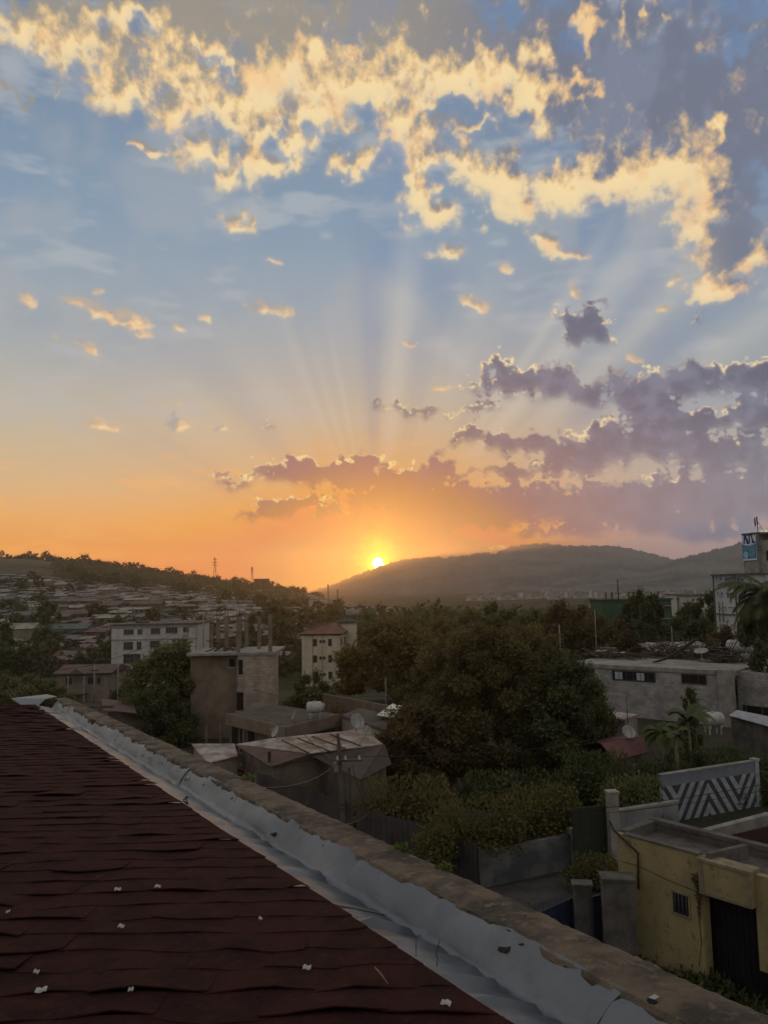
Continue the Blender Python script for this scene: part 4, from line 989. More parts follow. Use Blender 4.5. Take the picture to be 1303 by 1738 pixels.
# ---------------------------------------------------------------- tin-roofed shacks
M_tinw = mat('tin_bright', (.36,.335,.31,1), (.17,.10,.07,1), .8, .5, .9, kind='corr', metal=.2, thr=(.40,.62), detail=8, dirt=(.15,.095,.07,1))
M_tinr = mat('tin_rusty', (.11,.062,.044,1), (.07,.044,.034,1), 1.1, .75, .7, kind='corr', detail=7)
M_tinb = mat('tin_brown', (.075,.052,.040,1), (.05,.036,.030,1), 1.1, .75, .5, kind='corr', detail=7)
M_mud = mat('mud_wall', (.15,.115,.09,1), (.085,.066,.055,1), 1.2, .95, .6, detail=8)
M_brownwall = mat('brown_render', (.19,.145,.105,1), (.13,.10,.075,1), 1.0, .9, .4, detail=7)
M_flatroof = mat('flat_roof', (.10,.085,.07,1), (.06,.05,.042,1), .7, .95, .5, detail=8)
def roofsheet(parent, pts, m, name='roof', th=.05, ns=1):
    """sheet metal roof through 4 corner points (world), local x along first edge so that the ribs run up the slope"""
    P0 = [Vector(p) for p in pts]; u = (P0[1]-P0[0]).normalized(); n = u.cross(P0[3]-P0[0]).normalized(); v = n.cross(u)
    mb = MB(); c = [(( p-P0[0]).dot(u), (p-P0[0]).dot(v), (p-P0[0]).dot(n)) for p in P0]
    mb.add([Vector(a) for a in c]+[Vector((a[0], a[1], a[2]-th)) for a in c], [(0,1,2,3),(7,6,5,4),(0,4,5,1),(1,5,6,2),(2,6,7,3),(3,7,4,0)])
    o = mb.build(name, m)
    Mx = Matrix((u, v, n)).transposed().to_4x4(); Mx.translation = P0[0]
    if parent: o.parent = parent; o.matrix_local = parent.matrix_world.inverted() @ Mx if False else (Matrix.Translation(parent.location) @ Matrix.Rotation(parent.rotation_euler.z, 4, 'Z')).inverted() @ Mx
    else: o.matrix_world = Mx
    return o
def polywall(parent, pts, zb, ztops, m, name='wall', off=Vector((0,0,0))):
    """walls below a run of points down to zb"""
    mb = MB(); n = len(pts)
    for i in range(n-1):
        a, b = Vector(pts[i]), Vector(pts[i+1]); d = Vector((b.x-a.x, b.y-a.y, 0)).normalized(); nn = Vector((-d.y, d.x, 0))*.12
        za, zb_ = ztops[i], ztops[i+1]
        vs = [Vector((a.x, a.y, zb)), Vector((b.x, b.y, zb)), Vector((b.x, b.y, zb_)), Vector((a.x, a.y, za))]; vs += [v+nn for v in vs]
        mb.add([v-Vector(parent.location) for v in vs], [(0,1,2,3),(5,4,7,6),(3,2,6,7),(1,5,6,2),(4,0,3,7)])
    return mb.build(name, m, parent)
# long rusty shack
FLc, APX, MID, BLc, BRc = atZ(400,1263,2.9), atZ(459,1301,2.55), atZ(524,1280,3.0), atZ(462,1253,3.15), atZ(590,1240,3.3)
FRc = atZ(650,1263,3.0)
t = thing('shack', 'long low shack under patched white and rust sheet roofing, behind the utility pole', 'shack', (APX.x, APX.y, 0))
roofsheet(t, [FLc, MID+Vector((0,0,.05)), BRc, BLc], M_tinw, 'roof')
roofsheet(t, [MID+Vector((0,0,.045)), FRc, BRc+Vector((.8,1.2,0)), BRc-Vector((0,0,.0))], M_tinw, 'roof')
roofsheet(t, [FLc+Vector((.0,-.05,-.03)), APX, MID+Vector((0,-.0,.0)), FLc.lerp(MID, .45)], M_tinr, 'rusty_apron')
hipA, hipB, hipC = atZ(524,1280,2.95), atZ(652,1264,2.95), atZ(664,1297,2.2)
hipD = atZ(612,1324,2.2)
roofsheet(t, [atZ(560,1300,2.35), hipD, hipB, hipA], M_tinb, 'hip_roof')
roofsheet(t, [hipD, hipC, hipB+Vector((.05,0,0)), hipB], M_tinb, 'hip_roof')
polywall(t, [FLc+Vector((.4,.1,0)), APX+Vector((.1,.35,0)), atZ(545,1298,2.3)+Vector((0,.5,0)), hipD+Vector((0,.5,0)), hipC+Vector((-.3,.5,0))], -.5, [2.8, 2.45, 2.5, 2.15, 2.15], M_mud)
a, b = FLc+Vector((.4,.1,0)), APX+Vector((.1,.35,0))
mb = MB()
for px in (437, 441): pass
dpt = [onplane(x, y, a, b) for x, y in ((425,1295),(437,1325))]
# boards, door and ridge battens
rz_, Lw = front(a, b); mb = MB(); M0 = Matrix.Translation(Vector((a.x, a.y, 0))-Vector(t.location)) @ Matrix.Rotation(rz_, 4, 'Z')
mb.box(Lw*.25, Lw*.25+.8, -.04, -.002, .0, 1.9, M=M0); mb.build('door', M_wood, t)
mb = MB(); mb.box(Lw*.62, Lw*.62+.6, -.04, -.002, 1.0, 1.7, M=M0); mb.build('shutter', M_wood, t)
for i, (x0, y0, x1, y1) in enumerate([(505,1253,560,1275),(530,1250,585,1270),(560,1246,612,1266),(478,1256,524,1278)]):
    mb = MB(); p0 = atZ(x0, y0, 3.32); p1 = atZ(x1, y1, 3.12); mb.tube([p0-Vector(t.location), p1-Vector(t.location)], .045, 6); mb.build('batten', M_wood, t)
sp = atZ(457,1285,2.9)-Vector(t.location); mb = MB(); mb.lathe([(.09,-.3),(.09,.25),(.13,.26),(.13,.32),(.01,.33)], 10, Matrix.Translation(sp)); mb.build('chimney', M_wood, t)
# white lean-to on the left
c = [atZ(352,1295,2.4), atZ(404,1283,2.4), atZ(398,1262,2.75), atZ(325,1262,2.75)]
t = thing('shed', 'small shed with a pale grey sheet roof and beige wall, left of the patched shack', 'shed', (c[0].x, c[0].y, 0))
roofsheet(t, c, M_tinw); polywall(t, [c[3]+Vector((.2,-.1,0)), c[0]+Vector((.1,.3,0)), c[1]+Vector((-.1,.3,0)), c[2]+Vector((-.1,-.1,0))], -.5, [2.6, 2.33, 2.33, 2.6], mat('beige_wall', (.27,.23,.17,1), (.19,.16,.12,1), 1, .95, .4))
c = atZ(350,1300,1.2); mb = MB(); mb.tube([(0,0,-1.5),(.02,0,3.4)], .07, 7); o = mb.build('wooden_post', M_wood, None, (c.x, c.y, .3)); tag(o, 'dark wooden post standing behind the parapet before the pale shed', 'post')
c = atZ(405,1330,.6); t = thing('rubble', 'heap of grey junk boards between shed and shack', 'junk heap', (c.x, c.y, 0)); mb = MB(); rg = random.Random(8)
for i in range(16): mb.box(-.7, .7, -.05, .05, 0, .05, M=Matrix.Translation((rg.uniform(-.6,.6), rg.uniform(-.4,.6), .7+i*.05)) @ Matrix.Rotation(rg.uniform(-.6,.6), 4, 'Z') @ Matrix.Rotation(rg.uniform(-.3,.3), 4, 'Y'))
mb.box(-.6,.6,-.3,.4,-.3,.7); mb.build('boards', M_wood, t)
# brown flat-roofed house
zf = 2.85
A1_, B1_, C1_, D1_ = atZ(385,1212,zf), atZ(486,1236,zf), atZ(578,1213,zf), atZ(470,1196,zf)
t = thing('flat_house', 'brown flat-roofed house carrying a white tank and satellite dishes', 'house', (B1_.x, B1_.y, 0))
o0 = Vector((B1_.x, B1_.y, 0))
mb = MB(); mb.slab([(p.x-o0.x, p.y-o0.y) for p in (A1_, B1_, C1_, D1_)], zf-.18, zf); mb.build('roof', M_flatroof, t)
fas = MB()
def strip(mb, p, q_, z0, z1, off=.10):
    d = xy(q_)-xy(p); d.normalize(); n = Vector((d.y, -d.x, 0)); a = xy(p)-o0+n*.003-d*.0; b = xy(q_)-o0+n*.003
    vs = [Vector((v.x, v.y, z)) for v in (a, b, b+n*off, a+n*off) for z in (z0, z1)]
    mb.add(vs, [(0,2,3,1),(2,4,5,3),(4,6,7,5),(6,0,1,7),(1,3,5,7),(0,6,4,2)])
strip(fas, A1_, B1_, zf-.75, zf+.09); strip(fas, B1_, C1_, zf-.75, zf+.10); fas.build('fascia', M_brownwall, t)
ins = Vector((0, .9, 0))
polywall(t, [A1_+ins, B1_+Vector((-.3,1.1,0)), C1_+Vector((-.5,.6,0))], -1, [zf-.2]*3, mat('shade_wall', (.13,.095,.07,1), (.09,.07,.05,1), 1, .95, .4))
rz_, Lw = front(A1_+ins, B1_+Vector((-.3,1.1,0))); M0 = Matrix.Translation(xy(A1_+ins)-o0) @ Matrix.Rotation(rz_, 4, 'Z')
for i, (x_a, wd) in enumerate([(.5, .9), (1.8, .8), (3.0, .9)]):
    if x_a+wd < Lw: mb = MB(); mb.box(x_a, x_a+wd, -.03, -.002, .2, 2.0, M=M0); mb.build('opening', M_void, t)
mb = MB(); 
for u in (.0, .45, .9): mb.box(Lw*u, Lw*u+.14, -.85, -.72, -.5, zf-.76, M=M0); 
for i_, u in enumerate((.0, .45, .9)):
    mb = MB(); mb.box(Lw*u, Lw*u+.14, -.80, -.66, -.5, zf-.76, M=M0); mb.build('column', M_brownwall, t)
E1, E2, E3, E4 = atZ(579,1215,2.9), atZ(655,1240,2.9), atZ(668,1214,3.0), atZ(610,1200,3.0)
t = thing('annex', 'pale plaster annex between the brown flat-roofed house and the big tree', 'house', (E1.x, E1.y, 0)); o0 = Vector((E1.x, E1.y, 0))
mb = MB(); mb.slab([(p.x-o0.x, p.y-o0.y) for p in (E1, E2, E3, E4)], 2.75, 2.95); mb.build('roof', M_flatroof, t)
polywall(t, [E4+Vector((-.02,0,0)), E1+Vector((.05,.1,0)), E2+Vector((-.05,.1,0))], -1, [2.74]*3, mat('pale_plaster', (.30,.26,.21,1), (.21,.18,.145,1), 1, .95, .4))
roofsheet(None, [atZ(640,1213,3.3), atZ(668,1218,3.3), atZ(690,1200,3.35), atZ(666,1194,3.4)], mat('bright_sheet', (.75,.70,.64,1), (.55,.50,.46,1), 2, .5, kind='corr'), 'loose_sheet')
o = bpy.data.objects['loose_sheet']; tag(o, 'bright loose roofing sheet lying on the annex roof by the big tree', 'roof sheet')
tank('white ribbed tank on feet on the brown flat roof', atZ(534,1219,2.86), 1.15, .40, .25, stand=.25)
dish('satellite dish seen edge-on standing left of the white ribbed tank', atZ(500,1226,2.86), .38, R_(-75), 20)
dish('small satellite dish behind the white ribbed tank', atZ(548,1208,2.86), .30, R_(-50), 30)
dish('satellite dish on the low wall above the patched shack roof, left side', atZ(469,1255,3.2), .36, R_(-60), 30)
dish('largest satellite dish, facing left at the right end of the patched shack roof', atZ(605,1242,3.3), .50, R_(40), 25)
dish('small satellite dish right of the largest one', atZ(622,1250,3.2), .30, R_(30), 25)
dish('tiny pale satellite dish in front of the bright loose sheet', atZ(657,1216,3.0), .26, R_(10), 25)
c0, c1 = q(548,1178,54), q(662,1190,48)
wall('yard_wall', 'long pale block wall behind the white ribbed tank, running to the big tree', 'wall', c0, c1, -1.5, c0.z, .2, M_brownwall)
c = q(552,1193,50); bush('shrub', 'round grey-brown shrub left of the long pale yard wall', 'shrub', (c.x, c.y, -.8), 2.6, 2.2, 3.0, L_red, 1500, .16, 51, 0, 'garden shrubs')
# ---------------------------------------------------------------- unfinished block building
Yu = 48*G
ua, ub, uc, ud = q(345,1112,52), q(404,1112,48), q(468,1108,47), q(478,1100,54)
zu = ub.z
t = thing('unfinished_building', 'unfinished concrete-block building with bare columns rising from its slab', 'building', (ub.x, ub.y, 0)); o0 = Vector((ub.x, ub.y, 0))
mb = MB(); L_ = 4.6; 
wL = ua.x-ub.x; wR = uc.x-ub.x
wR -= .35; mb.box(.0, wR, 0, 2.6, -1, zu); mb.build('block_wall', mat('pinkish_blocks', (.34,.28,.24,1), (.23,.19,.16,1), .8, .95, .9, kind='block'), t)
mb = MB(); mb.box(wL, -.003, .9, 6.4, -1, zu-.1); mb.build('rendered_wall', M_brownwall, t)
mb = MB(); mb.box(wL-.1, wR+.10, -.10, 6.7, zu+.002, zu+.2); mb.box(0, wR-.8, 2.61, 6.4, -1, zu); mb.build('slab', M_conc2, t)
mb = MB(); mb.box(-.22, .0, .55, .897, -1, zu-.002); mb.build('corner_column', M_conc2, t)
for (px, top, d_) in [(350,1052,4.6),(375,1048,2.2),(384,1050,6.0),(403,1049,.25),(427,1048,3.6),(457,1043,.2),(330,1060,6.2),(395,1056,6.2)]:
    p = q(px, 1105, 48); x = (px-404)/27.2*G; zt = q(px, top, 48+d_/G).z
    mb = MB(); mb.box(x-.15, x+.15, d_, d_+.3, zu+.22, zt); cc = mb.build('column', M_brownwall, t)
    mb = MB()
    for sx in (-.09, .09):
        for sy in (.06, .24): mb.tube([(x+sx, d_+sy, zt-.1), (x+sx*1.3, d_+sy, zt+.75)], .014, 4)
    mb.build('rebar', M_brown, cc)
for (px0, py0, px1, py1) in [(386,1120,395,1134),(405,1120,412,1145),(402,1175,413,1206)]:
    x0 = (px0-404)/27.2*G; x1 = (px1-404)/27.2*G; z1_ = q(px0, py0, 48).z; z0_ = q(px0, py1, 48).z; yy = .9 if x0 < -.1 else 0
    mb = MB(); mb.box(x0, x1, yy-.03, yy-.003, z0_, z1_); w_ = mb.build('window', M_void, t)
    mb = MB(); mb.box(x0-.08, x1+.08, yy-.06, yy-.031, z0_-.1, z0_-.002); mb.build('sill', M_conc2, w_)
mb = MB(); rg = random.Random(2)
for i in range(22): mb.tube([(rg.uniform(-3,-.4), rg.uniform(1,5), zu+.25), (rg.uniform(-3,-.2), rg.uniform(1,5), zu+rg.uniform(.4,1.3))], .05, 5)
o = mb.build('timber_pile', M_wood, None, o0); tag(o, 'pile of props and timber on the unfinished building slab', 'timber pile')
# ---------------------------------------------------------------- multi-storey houses
def block(name, lab, px0, px1, pyt, pyb, Y, depth, m, zb=None, rot=0.0, slabs=None, roofm=None, group=None, cat='building'):
    a, b = q(px0, pyt, Y), q(px1, pyt, Y); zt = (a.z+b.z)/2; z0 = q(px0, pyb, Y).z if zb is None else zb; w = b.x-a.x
    t = thing(name, lab, cat, (a.x, a.y, z0), rot, group); h = zt-z0
    mb = MB(); mb.box(0, w, 0, depth, -1, h); mb.build('wall', m, t)
    mb = MB(); mb.box(-.25, w+.25, -.3, depth+.25, h+.002, h+.28); mb.build('roof', roofm or M_concd, t)
    return t, w, h, a
M_wht = mat('off_white_render', (.44,.415,.38,1), (.33,.31,.285,1), .5, .9, .3, detail=7, dirt=(.24,.22,.20,1), stretch=(1,1,.3))
M_crm = mat('cream_render', (.50,.43,.33,1), (.39,.33,.25,1), .5, .9, .3, detail=7, dirt=(.28,.24,.19,1), stretch=(1,1,.3))
t, w, h, a = block('apartment_building', 'off-white four-storey building with ribbon windows and a dark parapet, left', 190, 334, 1061, 1172, 110, 13, M_wht, rot=.03)
S_ = 1/11.87*G
for (x0, y0, x1, y1, nx) in [(210,1067,227,1076,3),(233,1067,241,1076,2),(255,1066,271,1076,3),(280,1065,300,1075,4),(309,1065,319,1074,2),(210,1088,226,1101,3),(232,1088,240,1101,2),(254,1087,270,1099,3),(300,1085,318,1095,2),(210,1108,239,1124,5),(255,1107,285,1122,5),(209,1132,237,1147,5),(255,1131,290,1146,5)]:
    z = h-(y1-1061)*S_+ (x0-190)*.0; window(t, (x0-190)*S_, z, (x1-x0)*S_, (y1-y0)*S_, nx, 2 if y1-y0 > 10 else 1, sill=True)
mb = MB(); mb.box(-.06, w+.05, -.12, -.002, h-2.75, h-2.55); mb.box(-.06, w+.05, -.12, -.002, h-.5, h-.02); mb.build('ledge', M_conc2, t)
mb = MB(); mb.box((228-190)*S_, (240-190)*S_, -.05, -.002, -1, h-(1152-1061)*S_); mb.build('ground_opening', M_void, t)
mb = MB(); mb.box((210-190)*S_, (236-190)*S_, -.22, -.004, h-(1153-1061)*S_, h-(1149-1061)*S_); mb.build('shop_sign', mat('pale_sign', (.5,.5,.5,1), (.35,.38,.42,1), 3), t)
mb = MB(); mb.box(w-1.9, w-1.7, -.16, -.122, 0, h); mb.box(w-.25, w-.08, -.16, -.123, 0, h); mb.build('pilaster', M_conc2, t)
mb = MB(); mb.box((222-190)*S_, (240-190)*S_, 3, 5, h+.3, h+.75); mb.build('roof_hatch', M_concd, t)
# cream house with a hipped brown roof
t, w, h, a = block('cream_house', 'cream three-storey house with a hipped brown roof, left of the sun streak', 512, 577, 1078, 1160, 110, 9, M_crm, rot=-.12, roofm=M_brown)
for r in range(3):
    for (x0, x1, nx) in [(530,538,2),(542,546,1),(548,552,1),(557,563,2)]:
        hh = 12 if x1-x0 > 5 else 5; z = h-(1084+27*r+hh+ (2 if hh < 6 else 0)-1078)*S_
        window(t, (x0-512)*S_, z, (x1-x0)*S_, hh*S_, nx, 1, M_brown)
    for y_ in (1.2, 5.0): window(t, w, h-(1084+27*r+12-1078)*S_, 1.1, 12*S_, 2, 1, M_brown, y=y_, side=1)
mb = MB(); ov = .6; rh = 1.9
mb.add([(-ov,-ov,h+.29),(w+ov,-ov,h+.29),(w+ov,9+ov,h+.29),(-ov,9+ov,h+.29),(w*.38,3.2,h+rh+.3),(w*.75,5.5,h+rh+.3)], [(0,1,5,4),(1,2,5),(2,3,4,5),(3,0,4),(3,2,1,0)]); mb.build('hip_roof', mat('brown_tiles', (.16,.085,.055,1), (.10,.06,.045,1), 1, .9, .5), t)
for x_ in ((531-512)*S_, (546.8-512)*S_): mb = MB(); mb.tube([(x_, -.06, 0), (x_, -.06, h)], .05, 6); mb.build('downpipe', M_conc2, t)
# tank tower behind
t, w, h, a = block('stair_tower', 'narrow stair tower with a tank frame beside the cream house', 578, 604, 1058, 1158, 114, 5, M_crm)
mb = MB()
for (x0, z0, x1, z1_) in [(.2,0,.35,3.0),(w+1.6,0,w+1.75,3.0)]: mb.box(x0, x1, .5, .65, h+z0+.28, h+z1_)
mb.box(.2, w+1.75, .5, .65, h+3.001, h+3.15); mb.box(-.1, w*.9, .1, 4, h+.29, h+.55); mb.build('tank_frame', M_concd, t)
tank('grey water tank held in the dark frame above the stair tower', (a.x+w*.75, a.y+1.6, a.z+.75), 2.8, .72, .0, stand=.3, m=M_conc2)
# two-storey house at the left with gabled entrance
t, w, h, a = block('old_house', 'two-storey brown house with a gabled porch, lower left beyond the roof ridge', 98, 186, 1146, 1194, 80, 7, mat('old_brown_wall', (.20,.165,.125,1), (.14,.115,.09,1), .8, .95, .3), zb=-2.2*G)
S2 = 1/16.3*G
for (x0, y0, x1, y1, nx) in [(112,1150,122,1161,2),(149,1150,158,1161,2),(164,1150,170,1160,1)]: window(t, (x0-98)*S2, h-(y1-1146)*S2, (x1-x0)*S2, (y1-y0)*S2, nx, 1, M_brown)
xm = (134-98)*S2
mb = MB(); mb.prism([(xm-1.2,h+.28),(xm+1.2,h+.28),(xm,h+1.0)], -1.1, 3.0); mb.build('porch_gable', M_mud, t)
mb = MB(); mb.box(xm-1.15, xm-1.0, -1.0, -.85, -1, h+.0); mb.box(xm+1.0, xm+1.15, -1.0, -.85, -1, h+.0); mb.build('porch_posts', M_conc2, t)
mb = MB(); mb.box(xm-1.2, xm+1.2, -1.05, -.002, h-2.5, h-2.35); mb.build('balcony', M_concd, t)
mb = MB(); mb.add([(-.5,-.6,h+.30),(w+.5,-.6,h+.30),(w+.5,3.5,h+1.15),(-.5,3.5,h+1.15),(-.5,7.6,h+.30),(w+.5,7.6,h+.30)], [(0,1,2,3),(3,2,5,4),(0,3,4),(1,5,2),(0,4,5,1)]); mb.build('pitched_roof', M_tinr, t)
# ---------------------------------------------------------------- grey block building right
ga, gb = atZ(953,1122,4.85), atZ(1243,1139,4.35); 
ga.z = gb.z = 0; ga = atZ(953,1122,4.75); gb = atZ(1240,1141,4.45)
zg = 4.6; ga = atZ(953,1124,zg); gb = atZ(1240,1139,zg); rz_, Lg = front(ga, gb)
t = thing('block_building', 'long grey block building with dark ribbon windows and debris heaped on its roof', 'building', (ga.x, ga.y, 0), rz_)
mb = MB(); mb.box(0, Lg, 0, .3, -1, zg-.35); mb.build('block_wall', M_blocks, t)
mb = MB(); mb.box(-.1, Lg-1.2, -.12, .4, zg-.348, zg); mb.box(Lg-1.1, Lg+.05, -.28, .6, -1, zg+.08); mb.build('ring_beam', M_conc2, t)
mb = MB(); mb.box(.1, Lg, .41, 9, zg-.5, zg-.12); mb.build('roof', mat('pale_roof_screed', (.27,.25,.235,1), (.18,.17,.155,1), .5, .95, .3, detail=7), t)
for (x0, y0, x1, y1, nx) in [(978,1133,1009,1147,3),(1038,1137,1112,1156,6),(1155,1143,1199,1162,3)]:
    a0, za = onplane(x0, y0, ga, gb); a1, zb_ = onplane(x1, y1, ga, gb); zb2 = onplane(x0, y1-2, ga, gb)[1]
    zt_ = min(za, zg-.40)
    o = window(t, a0, zb2, a1-a0, zt_-zb2, nx, 1, M_brown, M_void, fw=.09)
    if nx == 6:
        for k in (0.25, 3.3):
            mb = MB(); mb.box(a0+(a1-a0)/6*k+.1, a0+(a1-a0)/6*(k+1.2), -.030, -.019, zb2+.12, zt_-.14); mb.build('pale_pane', mat('pale_glass', (.30,.33,.38,1), None, 2, .4), o)
ha, hb = atZ(1244,1139,zg-.2), atZ(1340,1146,zg-.2); rz2, Lh = front(ha, hb)
t = thing('block_annex', 'grey block annex at the right edge under the palm', 'building', (ha.x, ha.y, 0), rz2)
mb = MB(); mb.box(.1, Lh, .3, 7, -1, zg-.25); mb.build('block_wall', M_blocks, t)
a0, za = onplane(1257,1195,ha,hb); mb = MB(); mb.box(a0, Lh, .26, .297, za-1.1, za-.1); mb.build('opening', M_void, t)
for i in range(4): mb = MB(); mb.box(a0+i*1.4+.2, a0+i*1.4+.3, .20, .258, za-1.1, za-.1); mb.build('mullion', M_concd, t)
# debris heaps: planks, sheets, curved laths
def debris(lab, px, py, L_, n, seed, hmax, z=zg):
    c = atZ(px, py, z); t = thing('scrap_heap', lab, 'scrap heap', (c.x, c.y, z-.12), rz_, 'scrap heaps on the block building roof'); rg = random.Random(seed); mb = MB()
    for i in range(n):
        Mx = Matrix.Translation((rg.uniform(-L_, L_), rg.uniform(-.8, 1.6), rg.uniform(.05, hmax*.5))) @ Matrix.Rotation(rg.uniform(-1.5, 1.5), 4, 'Z') @ Matrix.Rotation(rg.gauss(0, .22), 4, 'Y')
        l = rg.uniform(.5, 1.8); mb.box(-l, l, -.05, .05, 0, .05, M=Mx)
    mb.build('planks', M_wood, t); mb = MB()
    for i in range(max(2, n//9)):
        Mx = Matrix.Translation((rg.uniform(-L_, L_), rg.uniform(-.6, 1.2), rg.uniform(.15, hmax*.6))) @ Matrix.Rotation(rg.uniform(-1, 1), 4, 'Z') @ Matrix.Rotation(rg.uniform(-.5, .5), 4, 'X')
        mb.box(-.6, .6, -.35, .35, 0, .02, M=Mx)
    mb.build('sheets', M_tinw, t); mb = MB()
    for i in range(n//3):
        x = rg.uniform(-L_, L_); s = rg.choice((-1, 1)); hh = rg.uniform(.4, 1)*hmax
        mb.tube([(x+s*u*1.6, rg.uniform(-.1,.1), .1+hh*(u**1.6)) for u in (0, .25, .5, .75, 1)], .03, 4)
    mb.build('laths', M_wood, t); return t
debris('low scrap heap of boards on the left half of the block building roof', 1040,1116, 3.0, 60, 3, 1.2)
debris('tangled tall scrap heap of curved laths on the right half of the block building roof', 1165,1116, 3.8, 120, 4, 2.4)
debris('scrap of timber near the right corner of the block building roof', 1225,1122, 1.8, 50, 9, 1.0)
c = atZ(1107,1124,zg); mb = MB()
for k_ in range(3): mb.tube([(u*4.0+k_*.12, k_*.15, .05+2.3*u**1.35) for u in (0,.2,.4,.6,.8,1)], .07, 6)
o = mb.build('curved_beam', M_wood, None, (c.x, c.y, zg-.05)); o.rotation_euler = (0,0,rz_); tag(o, 'bundle of long curved beams rising to a point above the roof scrap', 'beam')
c = atZ(1035,1112,zg); mb = MB(); mb.box(-.9,.9,-.05,.05,0,1.0, M=Matrix.Rotation(.5,4,'X')); o = mb.build('tilted_board', mat('pale_board', (.26,.23,.20,1), (.18,.16,.14,1), 2), None, (c.x, c.y, zg-.05)); o.rotation_euler = (0,0,rz_); tag(o, 'pale tilted board leaning in the left scrap heap', 'board')
dish('white dish lying face up amid the scrap on the block building', atZ(1190,1121,zg), .65, rz_, 70)
tank('large white tank on the roof behind the scrap, beside the palm', atZ(1255,1112,zg+.3), 2.4, .62, rz_, stand=.1)
# clutter of low roofs beyond the block building
for i, (px, py, Y, w_, lab) in enumerate([(1160,1100,66,7,'low pale roof beyond the tangled scrap heap'),(1205,1104,68,5,'low grey roof just left of the large white tank'),(1128,1104,70,4,'small low roof left of the curved beams')]):
    c = q(px, py, Y); t = thing('low_building', lab, 'building', (c.x-w_/2, c.y, -1), 0, 'low roofs behind the block building'); mb = MB(); mb.box(0, w_, 0, 5, -1, c.z+.7); mb.build('wall', M_brownwall, t); mb = MB(); mb.add([(-.3,-.3,c.z+.72),(w_+.3,-.3,c.z+.72),(w_+.3,5.3,c.z+1.35),(-.3,5.3,c.z+1.35)], [(0,1,2,3)]); mb.add([(-.3,-.3,c.z+.68),(w_+.3,-.3,c.z+.68),(w_+.3,5.3,c.z+1.31),(-.3,5.3,c.z+1.31)], [(3,2,1,0)]); mb.build('roof', M_tinw, t)
# red-roofed house in front of the block building
r0, r1, r2, r3 = atZ(1042,1290,2.2), atZ(1100,1277,2.2), atZ(1092,1250,2.9), atZ(1020,1262,2.9)
t = thing('red_roof_house', 'small house with a dark red roof, between the big tree and the banana plants', 'house', (r0.x, r0.y, 0))
M_redroof = mat('red_roof', (.125,.048,.042,1), (.085,.038,.034,1), 1.5, .7, .5, kind='corr')
roofsheet(t, [r0, r1, r2, r3], M_redroof); r4 = atZ(1050,1215,2.95)
roofsheet(t, [r3, r2, r2+Vector((.5,4,-.6)), r3+Vector((.5,4,-.6))], M_redroof, 'roof')
polywall(t, [r0+Vector((.3,.4,0)), r1+Vector((-.3,.4,0)), r2+Vector((-.3,.3,0))], -1, [2.25,2.25,2.7], M_mud)
c = atZ(1070,1290,1.6)-Vector((r0.x, r0.y, 0)); mb = MB(); mb.box(c.x-.12, c.x+.12, c.y+.2, c.y+.4, -1, 2.1); mb.build('post', M_conc2, t)
dish('pale dish with rust stains above the dark red roof', atZ(1066,1258,2.75), .42, R_(15), 35)
c0, c1 = atZ(968,1205,2.7), atZ(1060,1214,2.7); rzq, Lq = front(c0, c1)
t = thing('pale_shed', 'pale low shed wedged between the block building and the dark red roof', 'shed', (c0.x, c0.y, 0), rzq); mb = MB(); mb.box(0, Lq, 0, 2, -1, 2.4); mb.build('wall', M_conc2, t); mb = MB(); mb.box(-.2, Lq+.1, -.4, 2.2, 2.402, 2.5); mb.build('roof', M_tinw, t)
# right: tank, lean-to
tank('white tank on a stand beside the banana plants', atZ(1210,1246,1.2), 1.5, .48, .2, stand=.45)
s0, s1, s2_, s3 = atZ(1236,1214,2.9), atZ(1330,1240,2.6), atZ(1335,1222,3.1), atZ(1250,1205,3.1)
t = thing('lean_to', 'dark lean-to with a thin grey sheet roof at the right edge', 'shed', (s0.x, s0.y, 0)); roofsheet(t, [s0, s1, s2_, s3], M_steel); polywall(t, [s0+Vector((.3,.4,0)), s1+Vector((0,.4,0))], -1, [2.8, 2.5], M_concd)
# dark parked thing at the far right beyond zigzag wall
va, vb = atZ(1283,1320,2.3), atZ(1340,1312,2.3); rzv, _ = front(va, vb)
# blue-windowed building and the tower with the sign
ba = q(1209,975,65); bb = q(1272,965,60)
M_pale = mat('pale_render', (.42,.42,.42,1), (.30,.30,.30,1), .5, .9, .3, detail=7, dirt=(.22,.22,.22,1), stretch=(1,1,.3)); M_bluegl = mat('blue_glass', (.10,.14,.24,1), (.06,.09,.16,1), 1, .2)
rzb, Lb = front(ba, bb); Sb = 1/20.1*G
t = thing('office_building', 'pale building with blue windows and thin dark corner lines, right, half behind the palm', 'building', (ba.x, ba.y, -1), rzb)
hb_ = ba.z+1
mb = MB(); mb.box(0, Lb+2.5, 0, 9, -1, hb_-.2); mb.build('wall', M_pale, t); mb = MB(); mb.box(-.15, Lb+2.6, -.2, 9.2, hb_-.198, hb_); mb.build('roof', M_concd, t)
for x_ in (0.0, (1247-1209)/64*Lb): mb = MB(); mb.box(x_, x_+.13, -.10, -.003, 0, hb_-.2); mb.build('corner_strip', M_concd, t)
for z_ in (hb_-4.45,): mb = MB(); mb.box(.14, (1247-1209)/64*Lb-.01, -.12, -.002, z_, z_+.14); mb.box((1247-1209)/64*Lb+.14, Lb+2.5, -.12, -.002, z_, z_+.14); mb.build('ledge', M_concd, t)
